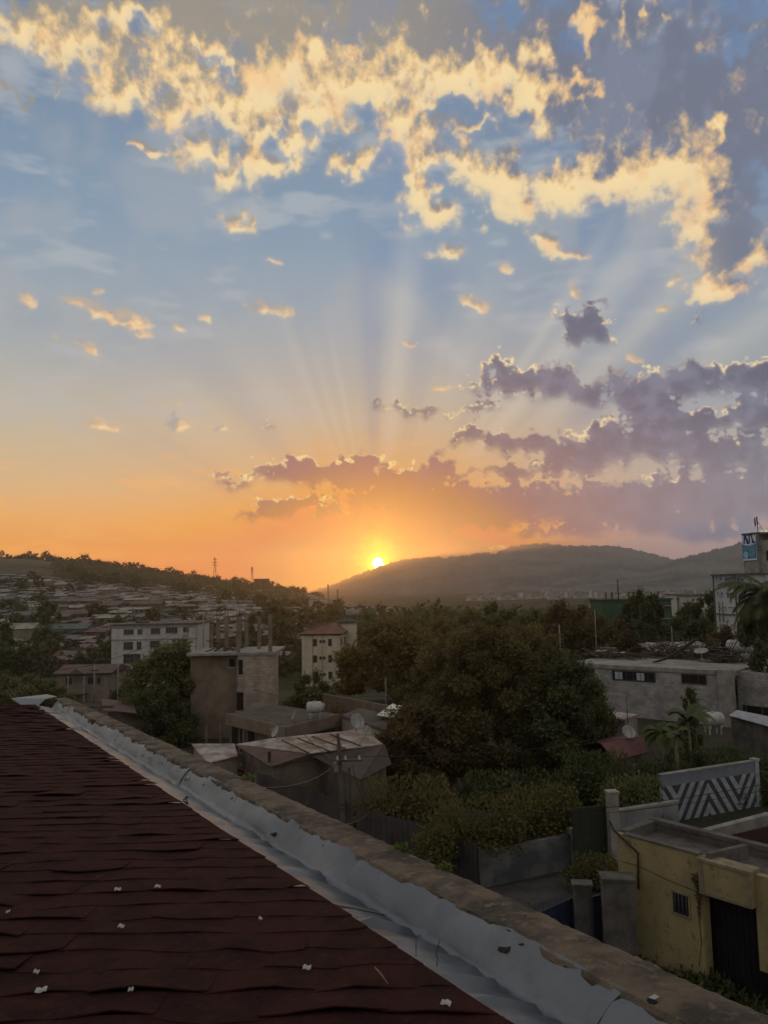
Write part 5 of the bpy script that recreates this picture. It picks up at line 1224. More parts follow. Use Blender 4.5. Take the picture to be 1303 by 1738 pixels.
for (x0, y0, x1, y1, nx, ny) in [(1213,978,1218,985,1,1),(1220,978,1226,985,1,1),(1229,977,1244,992,3,2),(1249,976,1262,990,2,2),(1214,1003,1218,1009,1,1),(1221,1003,1226,1009,1,1),(1231,1002,1246,1012,3,1),(1251,1001,1262,1011,2,1),(1216,1026,1220,1031,1,1),(1223,1026,1229,1031,2,1),(1233,1025,1247,1029,3,1)]:
    k_ = Lb/63
    window(t, (x0-1209)*k_, hb_-(y1-975+(x0-1209)*.12)*Sb, (x1-x0)*k_, (y1-y0)*Sb, nx, ny, M_pale, M_bluegl, sill=x1-x0 < 8)
for i, x_ in enumerate((.9, 1.6)):
    for z_ in (hb_-3.0, hb_-5.6): mb = MB(); mb.tube([(x_, -.08, z_-2.2), (x_, -.08, z_)], .04, 5); mb.build('downpipe', M_concd, t)
ta = q(1258,906,72); tb = q(1283,903,70); rzt, Lt = front(ta, tb); zt_ = ta.z
t = thing('tower_block', 'tall grey tower block at the right edge carrying the blue and white sign', 'building', (ta.x, ta.y, -1), rzt); ht = zt_+1
mb = MB(); mb.box(0, Lt, 0, 8, -1, ht-.15); mb.build('stair_wall', M_conc2, t); mb = MB(); mb.box(Lt+.003, Lt+7, .4, 8.5, -1, ht-1.0); mb.build('wall', M_conc2, t)
mb = MB(); mb.box(-.05, Lt+.05, -.06, 8.1, ht-.148, ht); mb.box(Lt+.06, Lt+7.1, .2, 8.7, ht-.35, ht-.1); mb.build('roof', M_concd, t)
for (dx2, dz2) in [(1.6,-2.9),(2.2,-5.0)]: window(t, Lt+dx2*.6, ht+dz2-.6, .5, 1.2, 1, 1, M_concd, M_void, y=.4)
# the sign
zs = 1/18.4*G*.97
sx0, sx1 = .12, Lt-.12; sh = 43*zs; sz1 = ht-.35; sz0 = sz1-sh
sg = thing('sign', 'large blue and white company sign with dark letters high on the tower block', 'sign', (ta.x, ta.y, -1), rzt)
M_sgw = mat('sign_white', (.55,.58,.66,1)); M_sgb = mat('sign_blue', (.06,.16,.30,1)); M_sgd = mat('sign_navy', (.03,.05,.16,1)); M_sgt = mat('sign_teal', (.16,.34,.44,1))
mb = MB(); mb.box(sx0, sx1, -.14, -.062, sz0, sz1); mb.build('board', M_sgw, sg)
w_ = sx1-sx0; b0 = sz0+sh*.07; b1 = sz0+sh*.60
mb = MB(); n_ = 14
top_ = [(sx0+w_*i/n_, b1+.10*w_*(1-4*(i/n_)*(1-i/n_))) for i in range(n_+1)]
mb.prism([(sx0, b0)]+[(sx1, b0)]+top_[::-1], -.152, -.141); mb.build('blue_field', M_sgb, sg)
def glyph(name, strokes, x, z, s, m, y=-.17, th=.09, rr_=None):
    mb = MB()
    for st in strokes:
        for (a0, c0), (a1, c1_) in zip(st[:-1], st[1:]):
            v = Vector((a1-a0, 0, c1_-c0)); l = v.length*s; an = math.atan2(c1_-c0, a1-a0)
            M_ = Matrix.Translation((x+a0*s, 0, z+c0*s)) @ Matrix.Rotation(-an, 4, 'Y'); mb.box(-th*s*.4, l+th*s*.4, y, y+.015, -th*s, th*s, M=M_)
    return mb.build(name, m, sg)
u = w_
# two syllables, each two legs under a roof stroke, the first with a middle tick, the second with a trailing hook
glyph('letter', [[(0,0),(.08,.5),(.25,.95),(.42,.5),(.5,0)],[(.15,.55),(.6,.35),(.62,0)],[(.5,0),(.75,0)]], sx0+u*.16, sz1-sh*.30, u*.46, M_sgd)
glyph('letter', [[(0,0),(.05,.9),(.35,.95),(.5,.6),(.55,0)],[(.05,.9),(.25,.95)],[(.55,.35),(.75,.02),(.95,.08)]], sx0+u*.55, sz1-sh*.30, u*.44, M_sgd)
# two lines of small pale lettering (illegible strokes in the photograph)
rg = random.Random(12)
for r in range(2):
    x = sx0+u*.08; zr = b0+(b1-b0)*(.80-.17*r)
    while x < sx1-u*.12:
        k_ = rg.choice([[[(0,0),(0,1)],[(0,1),(.6,1)]], [[(0,0),(.3,1),(.6,0)]], [[(0,1),(0,0),(.6,0),(.6,1)]], [[(0,0),(0,1),(.6,1),(.6,0)]], [[(0,.5),(.6,.5)],[(.3,0),(.3,1)]]])
        glyph('small_letter', k_, x, zr, u*.075, M_sgt, -.165, .14); x += u*.085
mb = MB(); cx_, cz_ = sx0+u*.24, b0+(b1-b0)*.30; rr_ = u*.18
mb.prism([(cx_+rr_*math.cos(a_), cz_+rr_*math.sin(a_)) for a_ in [2*math.pi*i/20 for i in range(20)]], -.168, -.153); mb.build('round_emblem', mat('emblem_pale', (.32,.48,.55,1), (.20,.36,.45,1), 4), sg)
glyph('swirl_emblem', [[(0,.2),(.25,.8),(.6,.75),(.5,.35),(.2,.3),(.35,0),(.75,.1),(1.05,.55)],[(.6,.4),(.95,.75)]], sx0+u*.52, b0+(b1-b0)*.16, u*.38, M_sgt, -.17, .06)
# antenna on the tower
aa = Vector((ta.x, ta.y, 0))+Matrix.Rotation(rzt, 3, 'Z') @ Vector((Lt*.62, 1.0, 0))
t = thing('antenna_mast', 'short mobile antenna mast with two panels on top of the tower block', 'antenna', (aa.x, aa.y, ht-1), rzt)
mb = MB(); mb.tube([(0,0,0),(0,0,1.7)], .05, 6); mb.tube([(.9,.2,0),(.05,.1,1.3)], .03, 5); mb.build('mast', M_concd, t)
for x_, z_ in ((-.25,.95),(.14,1.05)): mb = MB(); mb.box(x_-.07, x_+.07, -.12, -.02, z_-.1, z_+.95, M=Matrix.Rotation(-.06,4,'Y')); mb.build('panel_antenna', M_concd, t)
mb = MB(); mb.box(-.3,.25,-.02,.02,1.2,1.26); mb.build('bracket', M_concd, t)
# green netted building site with mast
t, w, h, a = block('building_site', 'building site wrapped in green netting with stub columns on top', 1022, 1138, 1019, 1085, 110, 9, mat('green_netting', (.022,.062,.036,1), (.035,.085,.05,1), 1.2, .9, .3, stretch=(1,1,.3), detail=7), roofm=mat('net_dark', (.02,.045,.03,1)))
for x_ in (.8, 2.0, 5.2, 6.1, 10.8): mb = MB(); mb.box(x_, x_+.3, 1, 1.3, h+.28, h+1.6); mb.build('stub_column', M_concd, t)
mb = MB(); mb.tube([(3.3,1,h),(3.3,1,h+4.2)], .12, 6); mb.box(2.7,3.9,.9,1.1,h+1.3,h+1.45); mb.build('site_mast', M_brown, t)
for i in range(3): mb = MB(); mb.box(8.2, w-.2, -.5, -.003, h-1.2-2.4*i, h-1.0-2.4*i); mb.build('floor_edge', M_conc2, t)
# farther pale blocks
t, w, h, a = block('pale_block', 'white building with small square windows left of the blue-windowed building', 1171, 1193, 1012, 1060, 150, 10, M_wht)
k_ = 1/8.7*G
for r in range(4):
    for c_ in range(3): window(t, (3+c_*6.5)*k_, h-(8+r*9)*k_, 3.0*k_, 4*k_, 1, 1, M_concd, M_void)
t, w, h, a = block('stair_block', 'narrow white stair block with a slanted top, left of the square-windowed building', 1140, 1147, 1010, 1045, 148, 5, M_wht)
mb = MB(); mb.prism([(-.2, h+.29),(w+.3,h+.29),(-.2,h+.9)], 0, 5); mb.build('slanted_top', M_wht, t)
t, w, h, a = block('flat_block', 'grey flat building between the stair block and the square-windowed building', 1148, 1170, 1016, 1060, 156, 8, M_conc2)
for r in range(3): window(t, 1.0, h-2.2-r*2.4, w-2, 1.0, 4, 1, M_concd, M_void)
t, w, h, a = block('long_block', 'long low pale building behind the netted site', 1148, 1200, 1010, 1030, 175, 8, M_wht)
for i in range(6): window(t, 1+i*1.7, h-1.6, .9, .9, 1, 1, M_concd, M_void)
t, w, h, a = block('small_block', 'small pale block left of the netted site', 1012, 1021, 1024, 1060, 120, 6, M_wht)
for r in range(3): window(t, .35, h-1.4-r*1.8, .6, .7, 1, 1, M_concd, M_void)
L_warm2 = leafmat('foliage_olive', (.050,.046,.020,1), (.115,.092,.036,1), .35, (.42,.60))
# ---------------------------------------------------------------- trees that can be told apart
def tr(name, lab, cx, top, bot, wpx, Y, mt, n, size, seed, shape='dome', lobes=30, base=.2, ry=None, z0=None, group='trees among the houses', **k):
    p = q(cx, top, Y); z0 = ground_z(p.x, p.y) if z0 is None else z0; rx = wpx/2/F*Y*G
    return tree(name, lab, 'tree', (p.x, p.y, z0), p.z-z0, rx, ry or rx*.9, mt, n, size, seed, shape=shape, lobes=lobes, base=base, group=group, **k)
tr('broad_tree', 'huge broad dark tree filling the middle, above the hedge', 838, 1058, 0, 335, 40, L_warm2, 95000, .125, 1, 'dome', 120, .04, trunk=.4, ry=5.4, z0=-.3)
tr('broad_tree', 'dense dark tree on the lower right flank of the huge broad tree', 958, 1108, 0, 165, 37, L_dark, 20000, .16, 2, 'dome', 30, .04, z0=-.3)
tr('broad_tree', 'low dark tree on the lower left flank of the huge broad tree', 715, 1190, 0, 150, 37, L_red, 15000, .16, 3, 'dome', 30, .02, z0=-.3)
tr('round_tree', 'round warm-lit tree between the cream house and the huge broad tree', 660, 1050, 0, 165, 66, L_warm, 15000, .26, 4, 'round', 34, .03)
tr('round_tree', 'smaller round tree rising behind the left shoulder of the huge broad tree', 742, 1046, 0, 90, 74, L_warm, 7000, .28, 5, 'round', 22, .05)
tr('feathery_tree', 'feathery leaning tree in front of the off-white apartment building', 288, 1083, 0, 128, 50, L_mid, 17000, .15, 6, 'tall', 30, .03, z0=-.8, droop=.35)
tr('feathery_tree', 'darker feathery tree touching the unfinished building', 340, 1108, 0, 112, 51, L_red, 12000, .16, 7, 'tall', 26, .02, z0=-.8, droop=.3)
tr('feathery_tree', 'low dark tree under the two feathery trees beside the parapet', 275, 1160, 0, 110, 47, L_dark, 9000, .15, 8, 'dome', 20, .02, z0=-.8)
tr('small_tree', 'small round garden tree in front of the cream house', 531, 1140, 0, 62, 62, L_mid, 3600, .22, 9, 'round', 14, .1, z0=-1.5)
tr('cypress_tree', 'tall dark pointed tree in front of the netted building site', 1088, 998, 0, 84, 72, L_dark, 15000, .24, 10, 'tall', 34, .02)
tr('cypress_tree', 'dark leafy tree left of the tall pointed one', 1052, 1050, 0, 70, 70, L_red, 6000, .24, 11, 'dome', 20, .02)
for i, (cx, top, wd, Y, mt, shp, lab) in enumerate([
  (795,1034,80,86,L_mid,'round','rounded tree third from the left in the row behind the huge tree'),
  (830,1020,76,90,L_mid,'tall','tallest spiky tree of the row just right of the sun streak'),
  (868,1030,70,88,L_mid,'round','rounded tree in the middle of the row behind the huge tree'),
  (905,1034,60,92,L_dark,'round','small rounded tree in the row, left of the taller pair'),
  (945,1018,66,84,L_red,'tall','reddish tall tree of the row near the thin light pole'),
  (985,1024,70,86,L_warm,'round','wide brownish tree of the row left of the netted site'),
  (1018,1044,60,82,L_red,'round','low brownish tree of the row touching the netted site'),
  (900,1060,120,60,L_warm,'dome','broad olive tree between the row and the huge tree, right side'),
  (760,1080,110,56,L_warm,'dome','broad olive tree between the row and the huge tree, left side')]):
    tr('row_tree', lab, cx, top, 0, wd, Y, mt, 6500, .28, 20+i, shp, 22, .03, group='row of trees behind the huge tree')
for i, (cx, top, wd, Y, mt, lab) in enumerate([
  (1165,1020,50,100,L_dark,'dark tree right of the netted building site'),
  (1200,1000,60,82,L_dark,'dark tree leaning against the blue-windowed building'),
  (1150,1045,70,80,L_dark,'low dark tree in front of the square-windowed building'),
  (1180,1050,80,74,L_dark,'bushy dark tree above the right scrap heap'),
  (1235,1040,80,70,L_dark,'dark tree in front of the blue-windowed building, beside the palm'),
  (1225,1060,60,60,L_red,'small brown-green tree between the white tank and the palm')]):
    tr('dark_tree', lab, cx, top, 0, wd, Y, mt, 6500, .24, 40+i, 'tall' if i in (1,) else 'dome', 22, .02, group='dark trees at the right')
for i, (cx, top, wd, Y, mt, lab) in enumerate([
  (30,1142,120,66,L_mid,'low bushy tree at the left edge above the roof ridge'),
  (78,1150,80,66,L_mid,'low bushy tree left of the two-storey brown house'),
  (42,1092,36,100,L_dark,'dark upright tree over the left houses'),
  (8,1100,40,100,L_dark,'dark tree at the very left edge among the houses'),
  (245,1195,60,47,L_dark,'small dark bush-like tree above the far parapet'),
  (210,1170,40,80,L_dark,'small tree below the off-white apartment building')]):
    tr('garden_tree', lab, cx, top, 0, wd, Y, mt, 5000, .2, 60+i, 'dome', 18, .02, group='garden trees at the left', z0=-2.5)
tr('dark_tree', 'dark leafy tree behind the palm at the very right edge', 1300, 985, 0, 90, 50, L_dark, 9000, .16, 48, 'tall', 24, .02, group='dark trees at the right')
# fir-like slender tree and banana plants in front of the block building
tr('slender_tree', 'slender leafy column tree standing against the grey block wall', 1170, 1163, 0, 26, 38, L_mid, 3200, .13, 70, 'tall', 18, .1, z0=-.3)
def banana(lab, px, py_top, Y, seed, n=9, L_=1.9):
    p = q(px, py_top, Y); z0 = -.3; h = p.z-z0; t = thing('banana_plant', lab, 'banana plant', (p.x, p.y, z0), 0, 'banana plants'); rg = random.Random(seed)
    mb = MB(); hs = max(.6, h-L_*.75); mb.tube([(0,0,-.1),(.05,0,hs*.6),(0,0,hs)], [.14,.11,.08], 8); mb.build('stem', mat('banana_stem', (.13,.13,.06,1), (.10,.08,.05,1), 4), t)
    lm_ = leafmat('banana_leaf', (.040,.060,.018,1), (.085,.095,.035,1))
    for i in range(n):
        a = i*2.4+rg.random(); up = rg.uniform(.55, 1.25); L2 = L_*rg.uniform(.7, 1.1); mb = MB(); k_ = 10; vs = []
        for j in range(k_+1):
            u = j/k_; r = L2*u*(.45+.25*(1-up*.5)); z = hs+L2*(up*u*.95-1.05*u*u*(1.25-up*.35)); wd = .02+.36*math.sin(math.pi*min(1, u*1.03))**.7
            c = Vector((math.cos(a)*r, math.sin(a)*r, z)); sd_ = Vector((-math.sin(a), math.cos(a), 0))
            tear = rg.uniform(.75, 1.05)
            vs += [c-sd_*wd*tear-Vector((0,0,wd*.45)), c, c+sd_*wd*rg.uniform(.75,1.05)-Vector((0,0,wd*.45))]
        mb.add(vs, [(3*j+q_, 3*j+q_+1, 3*j+q_+4, 3*j+q_+3) for j in range(k_) for q_ in (0, 1)], 0, True); mb.build('leaf', lm_, t)
    return t
banana('tall banana plant with drooping leaves in front of the slender column tree', 1163, 1165, 34, 1, 11, 2.7)
banana('banana plant with arching fronds right of the dark red roof', 1118, 1193, 34, 2, 10, 2.4)
banana('small banana plant tucked between the other two', 1143, 1215, 33, 3, 8, 1.4)
for i, (px, py, Y, L_, D_, Hh, n, mt, lab) in enumerate([
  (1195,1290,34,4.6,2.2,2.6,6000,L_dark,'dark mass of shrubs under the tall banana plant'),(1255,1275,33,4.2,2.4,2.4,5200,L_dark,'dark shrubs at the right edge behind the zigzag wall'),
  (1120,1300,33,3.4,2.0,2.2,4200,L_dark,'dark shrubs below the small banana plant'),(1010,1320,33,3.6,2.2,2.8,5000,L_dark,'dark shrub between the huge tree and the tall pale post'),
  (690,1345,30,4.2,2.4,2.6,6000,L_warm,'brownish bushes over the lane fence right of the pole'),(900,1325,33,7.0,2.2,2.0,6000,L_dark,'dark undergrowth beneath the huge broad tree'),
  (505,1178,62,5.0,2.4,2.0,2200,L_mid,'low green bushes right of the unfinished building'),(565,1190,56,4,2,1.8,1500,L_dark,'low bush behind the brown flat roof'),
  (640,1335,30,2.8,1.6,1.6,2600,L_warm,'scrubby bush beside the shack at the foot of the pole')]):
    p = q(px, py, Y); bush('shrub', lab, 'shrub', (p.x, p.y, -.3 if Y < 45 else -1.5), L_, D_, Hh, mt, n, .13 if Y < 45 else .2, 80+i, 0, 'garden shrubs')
# palm at the right edge
pp = q(1316,1018,36); t = thing('palm_tree', 'tall shaggy palm with a skirt of dead fronds at the right edge', 'palm tree', (pp.x, pp.y, -.3)); rg = random.Random(21)
hz_ = pp.z+.3
mb = MB(); mb.tube([(0,0,-.3),(.1,0,hz_*.5),(0,0,hz_)], [.28,.22,.2], 10); mb.build('trunk', M_bark, t)
def frond(mb, a, el, L_, droop, w_, k_=16):
    pts = []; e = el; c = Vector((math.cos(a)*.15, math.sin(a)*.15, hz_-rg.uniform(0, .2)))
    for j in range(k_+1):
        pts.append(c.copy()); d = Vector((math.cos(a)*math.cos(e), math.sin(a)*math.cos(e), math.sin(e))); c += d*L_/k_; e -= droop/k_*(1+.6*j/k_)
    for j in range(2, k_+1):
        d = (pts[j]-pts[j-1]).normalized(); sd_ = d.cross(Vector((0,0,1))).normalized() if abs(d.z) < .98 else Vector((-math.sin(a), math.cos(a), 0))
        wl = w_*math.sin(math.pi*min(1, (j/k_)*.9+.08))**.6
        for s in (-1, 1):
            for q_ in range(4):
                b = pts[j-1].lerp(pts[j], q_*.25); tip = b+sd_*s*wl+d*wl*.75-Vector((0,0,wl*rg.uniform(.25,.7)))
                mb.add([b, b+d*.075, tip], [(0,1,2)])
    mb.tube(pts, [.022*(1-.8*i/k_) for i in range(k_+1)], 4)
for i in range(84): mb = MB(); frond(mb, i*2.4+rg.random()*.4, rg.uniform(-.1, 1.35), rg.uniform(2.8, 4.1), rg.uniform(1.2, 2.5), .72); mb.build('frond', L_dark, t)
mb = MB()
for i in range(30): frond(mb, i*2.1, rg.uniform(-.9, -.3), rg.uniform(2.2, 3.6), .9, .42, 10)
mb.build('dead_skirt', leafmat('dead_frond', (.12,.10,.06,1), (.16,.13,.08,1)), t)
# thin poles and masts standing about
def pole(lab, px, pyt, pyb, Y, r=.06, m=None, cat='pole', name='thin_pole', arm=0):
    a, b = q(px, pyt, Y), q(px, pyb, Y); t = thing(name, lab, cat, (b.x, b.y, b.z), 0, 'thin poles among the houses'); h = a.z-b.z
    mb = MB(); mb.tube([(0,0,-1),(0,0,h)], [r*1.2, r*.8], 6); mb.build('shaft', m or M_conc2, t)
    if arm: mb = MB(); mb.box(-arm, arm, -.05, .05, h-.9, h-.75); mb.build('crossarm', M_wood, t)
    return t
pole('thin pale pole in front of the reddish tall tree', 951, 1060, 1125, 60, .07); pole('thin pole left of the curved beams, before the netted site', 1141, 1062, 1105, 66, .07, arm=.6)
pole('leaning thin pole left of the left scrap heap', 1012, 1035, 1112, 62, .05); pole('thin pole left of the two-storey brown house porch post', 160, 1126, 1180, 70, .07, arm=.5)
pole('thin pole below the off-white apartment building', 200, 1124, 1190, 66, .06); pole('thin pole left of the red streak of the big tree', 655, 1150, 1200, 50, .05)
pole('thin pole beside the off-white apartment building right corner', 345, 1040, 1110, 90, .09); pole('thin iron rod rising from the dark red roof', 1065, 1183, 1235, 40, .03, M_brown)
pole('rough timber post with a crossbar over the far parapet', 170, 1178, 1215, 38, .08, M_wood, arm=.9)
t = thing('lean_to', 'small tin roofed lean-to above the far parapet, left of the feathery trees', 'shed', q(178,1200,46)); 
c = [q(176,1205,44), q(232,1210,44), q(226,1190,50), q(172,1186,50)]; roofsheet(t, c, M_tinr); polywall(t, [c[0]+Vector((.2,.2,0)), c[1]+Vector((-.2,.2,0))], -2.5-t.location.z, [c[0].z-.1-0, c[1].z-.1], M_mud) if False else None
mb = MB(); z_ = c[0].z; mb.box(.1, 3.0, .4, 3.0, -3, -.5); mb.build('wall', M_mud, t)

# a web of service cables over the roofs
for lab, pts, r, sg in [('cable sagging over the brown flat roof toward the off-white apartment building', [PT-Vector((0,0,.3)), q(470,1180,44), q(345,1125,60)], .02, .5),
  ('cable running from the thin pole beside the apartment building to the cream house', [q(345,1045,88), q(512,1070,100)], .035, .9),
  ('cable crossing in front of the two-storey brown house', [q(0,1128,66), q(160,1128,70), q(345,1048,88)], .03, .6),
  ('cable from the thin pale pole to the netted building site', [q(951,1062,60), q(1141,1064,66), q(1303,1050,60)], .025, .5),
  ('thin cable over the block building roof toward the right edge', [q(951,1066,60), q(1180,1090,52), q(1320,1080,44)], .02, .3),
  ('cable strung low over the patched shack to the pale annex', [PT-Vector((0,0,.6)), q(640,1205,40)], .016, .3)]:
    cable(lab, pts, r, sg, 'service cables over the roofs')
# laundry and yard odds and ends
for i, (px, py, z, col, lab) in enumerate([(415,1322,1.0,(.22,.05,.05,1),'faded red cloth hung by the shack wall'),(432,1330,1.0,(.22,.24,.30,1),'pale blue cloth hung by the shack wall')]):
    c = atZ(px, py, z); mb = MB(); vs = []; n = 8
    for a in range(n+1):
        for b in range(5): vs.append((a*.09, .03*math.sin(a*1.7+b), -b*.16-.01*math.sin(a*2.1)))
    mb.add(vs, [(a*5+b, a*5+b+1, a*5+b+6, a*5+b+5) for a in range(n) for b in range(4)], 0, True)
    o = mb.build('cloth', mat('cloth_%s' % ('red', 'blue')[i], col), None, (c.x, c.y, 1.6)); tag(o, lab, 'cloth')
# ---------------------------------------------------------------- hillside town
rg = random.Random(77)
def hpoint(px, py):
    """where the sight line meets the slope"""
    d = ray(px, py); lo = None
    Y = 150.; prev = Y
    while Y < 1500:
        p = CAM+d*Y
        if p.z <= ground_z(p.x, p.y):
            for _ in range(6):
                m = (prev+Y)/2; p = CAM+d*m
                if p.z <= ground_z(p.x, p.y): Y = m
                else: prev = m
            return CAM+d*Y
        prev = Y; Y *= 1.035
    return None
HC = {'grey': ((.14,.135,.125,1),(.10,.095,.09,1)), 'pink': ((.20,.115,.11,1),(.15,.09,.085,1)), 'green': ((.10,.14,.125,1),(.08,.11,.10,1)), 'cream': ((.21,.185,.145,1),(.15,.13,.10,1)), 'brown': ((.12,.085,.06,1),(.09,.07,.05,1))}
RC = {'grey': ((.105,.10,.095,1),(.07,.062,.058,1)), 'pink': ((.12,.062,.055,1),(.085,.05,.045,1)), 'green': ((.07,.098,.09,1),(.055,.07,.065,1)), 'cream': ((.26,.235,.21,1),(.10,.088,.075,1)), 'brown': ((.095,.062,.048,1),(.06,.044,.038,1))}
protos = []
for ci, (cn, lab) in enumerate([('grey','small grey house with a dull tin roof among many on the far hillside'),('pink','small dusty pink house under a red-brown roof on the far hillside'),('green','small house with a grey-green roof on the far hillside'),('cream','small pale house with a bright tin roof on the far hillside'),('brown','small brown house with a rusty roof on the far hillside')]):
    mw = mat('hill_wall_'+cn, *HC[cn], .2, .95); mr = mat('hill_roof_'+cn, *RC[cn], .25, .6, metal=.1 if cn != 'pink' else 0)
    for sh in range(2):
        mb = MB(); w, d_, h = (9, 6, 3.0) if sh == 0 else (7, 7, 4.6)
        mb.box(-w/2, w/2, 0, d_, -4, h, 0)
        if sh == 0: mb.add([(-w/2-.5,-.5,h),(w/2+.5,-.5,h),(w/2+.5,d_/2,h+1.3),(-w/2-.5,d_/2,h+1.3),(w/2+.5,d_+.5,h),(-w/2-.5,d_+.5,h)], [(0,1,2,3),(3,2,4,5),(0,3,5),(1,4,2),(0,5,4,1)], 1)
        else: mb.add([(-w/2-.4,-.5,h+.02),(w/2+.4,-.5,h+.02),(w/2+.4,d_+.5,h+1.1),(-w/2-.4,d_+.5,h+1.1),(-w/2-.4,-.5,h-.15),(w/2+.4,-.5,h-.15),(w/2+.4,d_+.5,h+.95),(-w/2-.4,d_+.5,h+.95)], [(0,1,2,3),(7,6,5,4),(0,4,5,1),(1,5,6,2),(2,6,7,3),(3,7,4,0)], 1)
        for k in range(3 if sh == 0 else 2):
            x = -w/2+1.2+k*w/3
            for z in ((1.0,) if sh == 0 else (.8, 2.9)): mb.box(x, x+1.1, -.06, .01, z, z+1.1, 2)
        o = mb.build('hillside_house', [mw, mr, M_void], None, (0, 0, -500)); tag(o, lab, 'house', 'houses on the far hillside'); protos.append(o)
used = set(); cnt = 0; tries = 0
PINK = [(150,1050,60,22),(160,1100,50,30),(120,1120,50,20),(90,1135,30,15)]
pts_h = []
while cnt < 290 and tries < 9000:
    tries += 1
    px = rg.uniform(-60, 640); lo = np.interp(px, [0,100,200,300,400,500,600,660], [985,990,1006,1008,1008,1012,1030,1040]); hi = np.interp(px, [0,190,340,480,520,640], [1135,1140,1105,1130,1075,1070])
    u = rg.random(); py = lo+(hi-lo)*u
    p = hpoint(px, py)
    if p is None: continue
    md = 5.5+.0035*p.y
    if any((p.x-a)**2+(p.y-b)**2*.25 < md*md for a, b in pts_h): continue
    pts_h.append((p.x, p.y))
    ispink = any(((px-a)/c)**2+((py-b)/d)**2 < 1 for a, b, c, d in PINK)
    if ispink and rg.random() < .75: k = 2+rg.randint(0, 1)
    elif rg.random() < .28: k = 6+rg.randint(0, 1)
    elif px < 120 and rg.random() < .35: k = 4+rg.randint(0, 1)
    else: k = rg.choice([0,1,0,1,8,9,4,6])
    sc = rg.uniform(.45, .85)*(1.25 if p.y < 420 else 1)
    o = protos[k] if k not in used else protos[k].copy()
    if k in used: COL.objects.link(o)
    used.add(k); o.location = (p.x, p.y, ground_z(p.x, p.y)); o.rotation_euler = (0, 0, rg.gauss(0, .5)); o.scale = (sc*rg.uniform(.8, 1.5), sc, sc*.9); cnt += 1
# hundreds more, each a few pixels, fill the gaps between them
vs_, fs_, mi_ = [], [], []; mats_ = [MATS['hill_wall_'+c] for c in HC]+[MATS['hill_roof_'+c] for c in HC]
n2 = 0; tries = 0; mb = MB(); cells = set()
for a, b in pts_h:
    for i in (-1, 0, 1): cells.add((int(a//5)+i, int(b//9)))
while n2 < 1200 and tries < 4500:
    tries += 1
    px = rg.uniform(-60, 690); lo = np.interp(px, [0,100,200,300,400,500,600,660], [980,988,998,1000,1002,1010,1028,1040]); hi = np.interp(px, [0,190,340,480,520,640], [1115,1130,1095,1100,1070,1066])
    py = lo+(hi-lo)*rg.random()**1.3; p = hpoint(px, py)
    if p is None: continue
    ck = (int(p.x//5), int(p.y//9))
    if ck in cells: continue
    cells.add(ck); n2 += 1; w = rg.uniform(1.8, 4.2); d_ = rg.uniform(2.5, 5); h = rg.uniform(1.8, 3.2); z0 = ground_z(p.x, p.y)
    ispink = any(((px-a)/c)**2+((py-b)/d)**2 < 1 for a, b, c, d in PINK); ci = 1 if ispink and rg.random() < .7 else rg.choice([0, 0, 2, 3, 4, 4, 1])
    Mx = Matrix.Translation((p.x, p.y, z0)) @ Matrix.Rotation(rg.gauss(0, .5), 4, 'Z'); mb.box(-w, w, 0, d_, -3, h, ci, Mx)
    rz0 = rg.uniform(0, .8); q4 = [Mx @ Vector(v) for v in ((-w-.3,-.4,h+.02),(w+.3,-.4,h+.02),(w+.3,d_+.4,h+rz0+.3),(-w-.3,d_+.4,h+rz0+.3),(-w-.3,-.4,h-.1),(w+.3,-.4,h-.1))]
    mb.add(q4, [(0,1,2,3),(4,5,1,0)], 5+(ci if rg.random() < .9 else 3))
    if rg.random() < .6: mb.box(-w*.4, -w*.4+.9, -.05, .01, .7, 1.7, 10, Mx)
o = mb.build('hillside_town', mats_+[M_void]); tag(o, 'dense mass of tiny houses covering the far hillside between the larger ones', 'town', kind='stuff')
for i, o in enumerate(protos):
    if i not in used: bpy.data.objects.remove(o)
# a few larger ones that stand out on the slope
for px, py, w_, h_, lab, cn in [(65,996,15,4.5,'long pale barn with a rounded roof end, high on the left slope','cream'),(102,1000,8,4,'small pale barn right of the long one, high on the left slope','cream'),(180,1013,10,5,'white gabled shed in the middle of the left slope','cream'),(2,1034,9,5,'blue-grey hall at the left edge of the hillside','green'),(55,1053,16,2.6,'long teal-roofed shed low on the left hillside','green'),(247,1042,13,5,'large brown hall above the off-white apartment building','brown'),(109,1083,14,3.4,'pale green-grey flat building low on the left hillside','green'),(30,1100,8,6,'pale boxy house low at the left','cream')]:
    p = hpoint(px, py+3); t = thing('hall' if w_ > 9 else 'shed', lab, 'building', (p.x, p.y, ground_z(p.x, p.y)), 0, 'larger buildings on the hillside')
    mb = MB(); mb.box(-w_/2, w_/2, 0, 8, -3, h_); mb.build('wall', MATS['hill_wall_'+cn], t)
    mb = MB(); mb.add([(-w_/2-.4,-.4,h_+.01),(w_/2+.4,-.4,h_+.01),(w_/2+.4,4,h_+1.6),(-w_/2-.4,4,h_+1.6),(w_/2+.4,8.4,h_+.01),(-w_/2-.4,8.4,h_+.01)], [(0,1,2,3),(3,2,4,5),(0,3,5),(1,4,2),(0,5,4,1)]); mb.build('roof', MATS['hill_roof_'+cn], t)
    for k in range(int(w_//3)): mb = MB(); mb.box(-w_/2+1+k*3, -w_/2+2.4+k*3, -.05, -.003, 1.2, 2.6); mb.build('window', M_void, t)
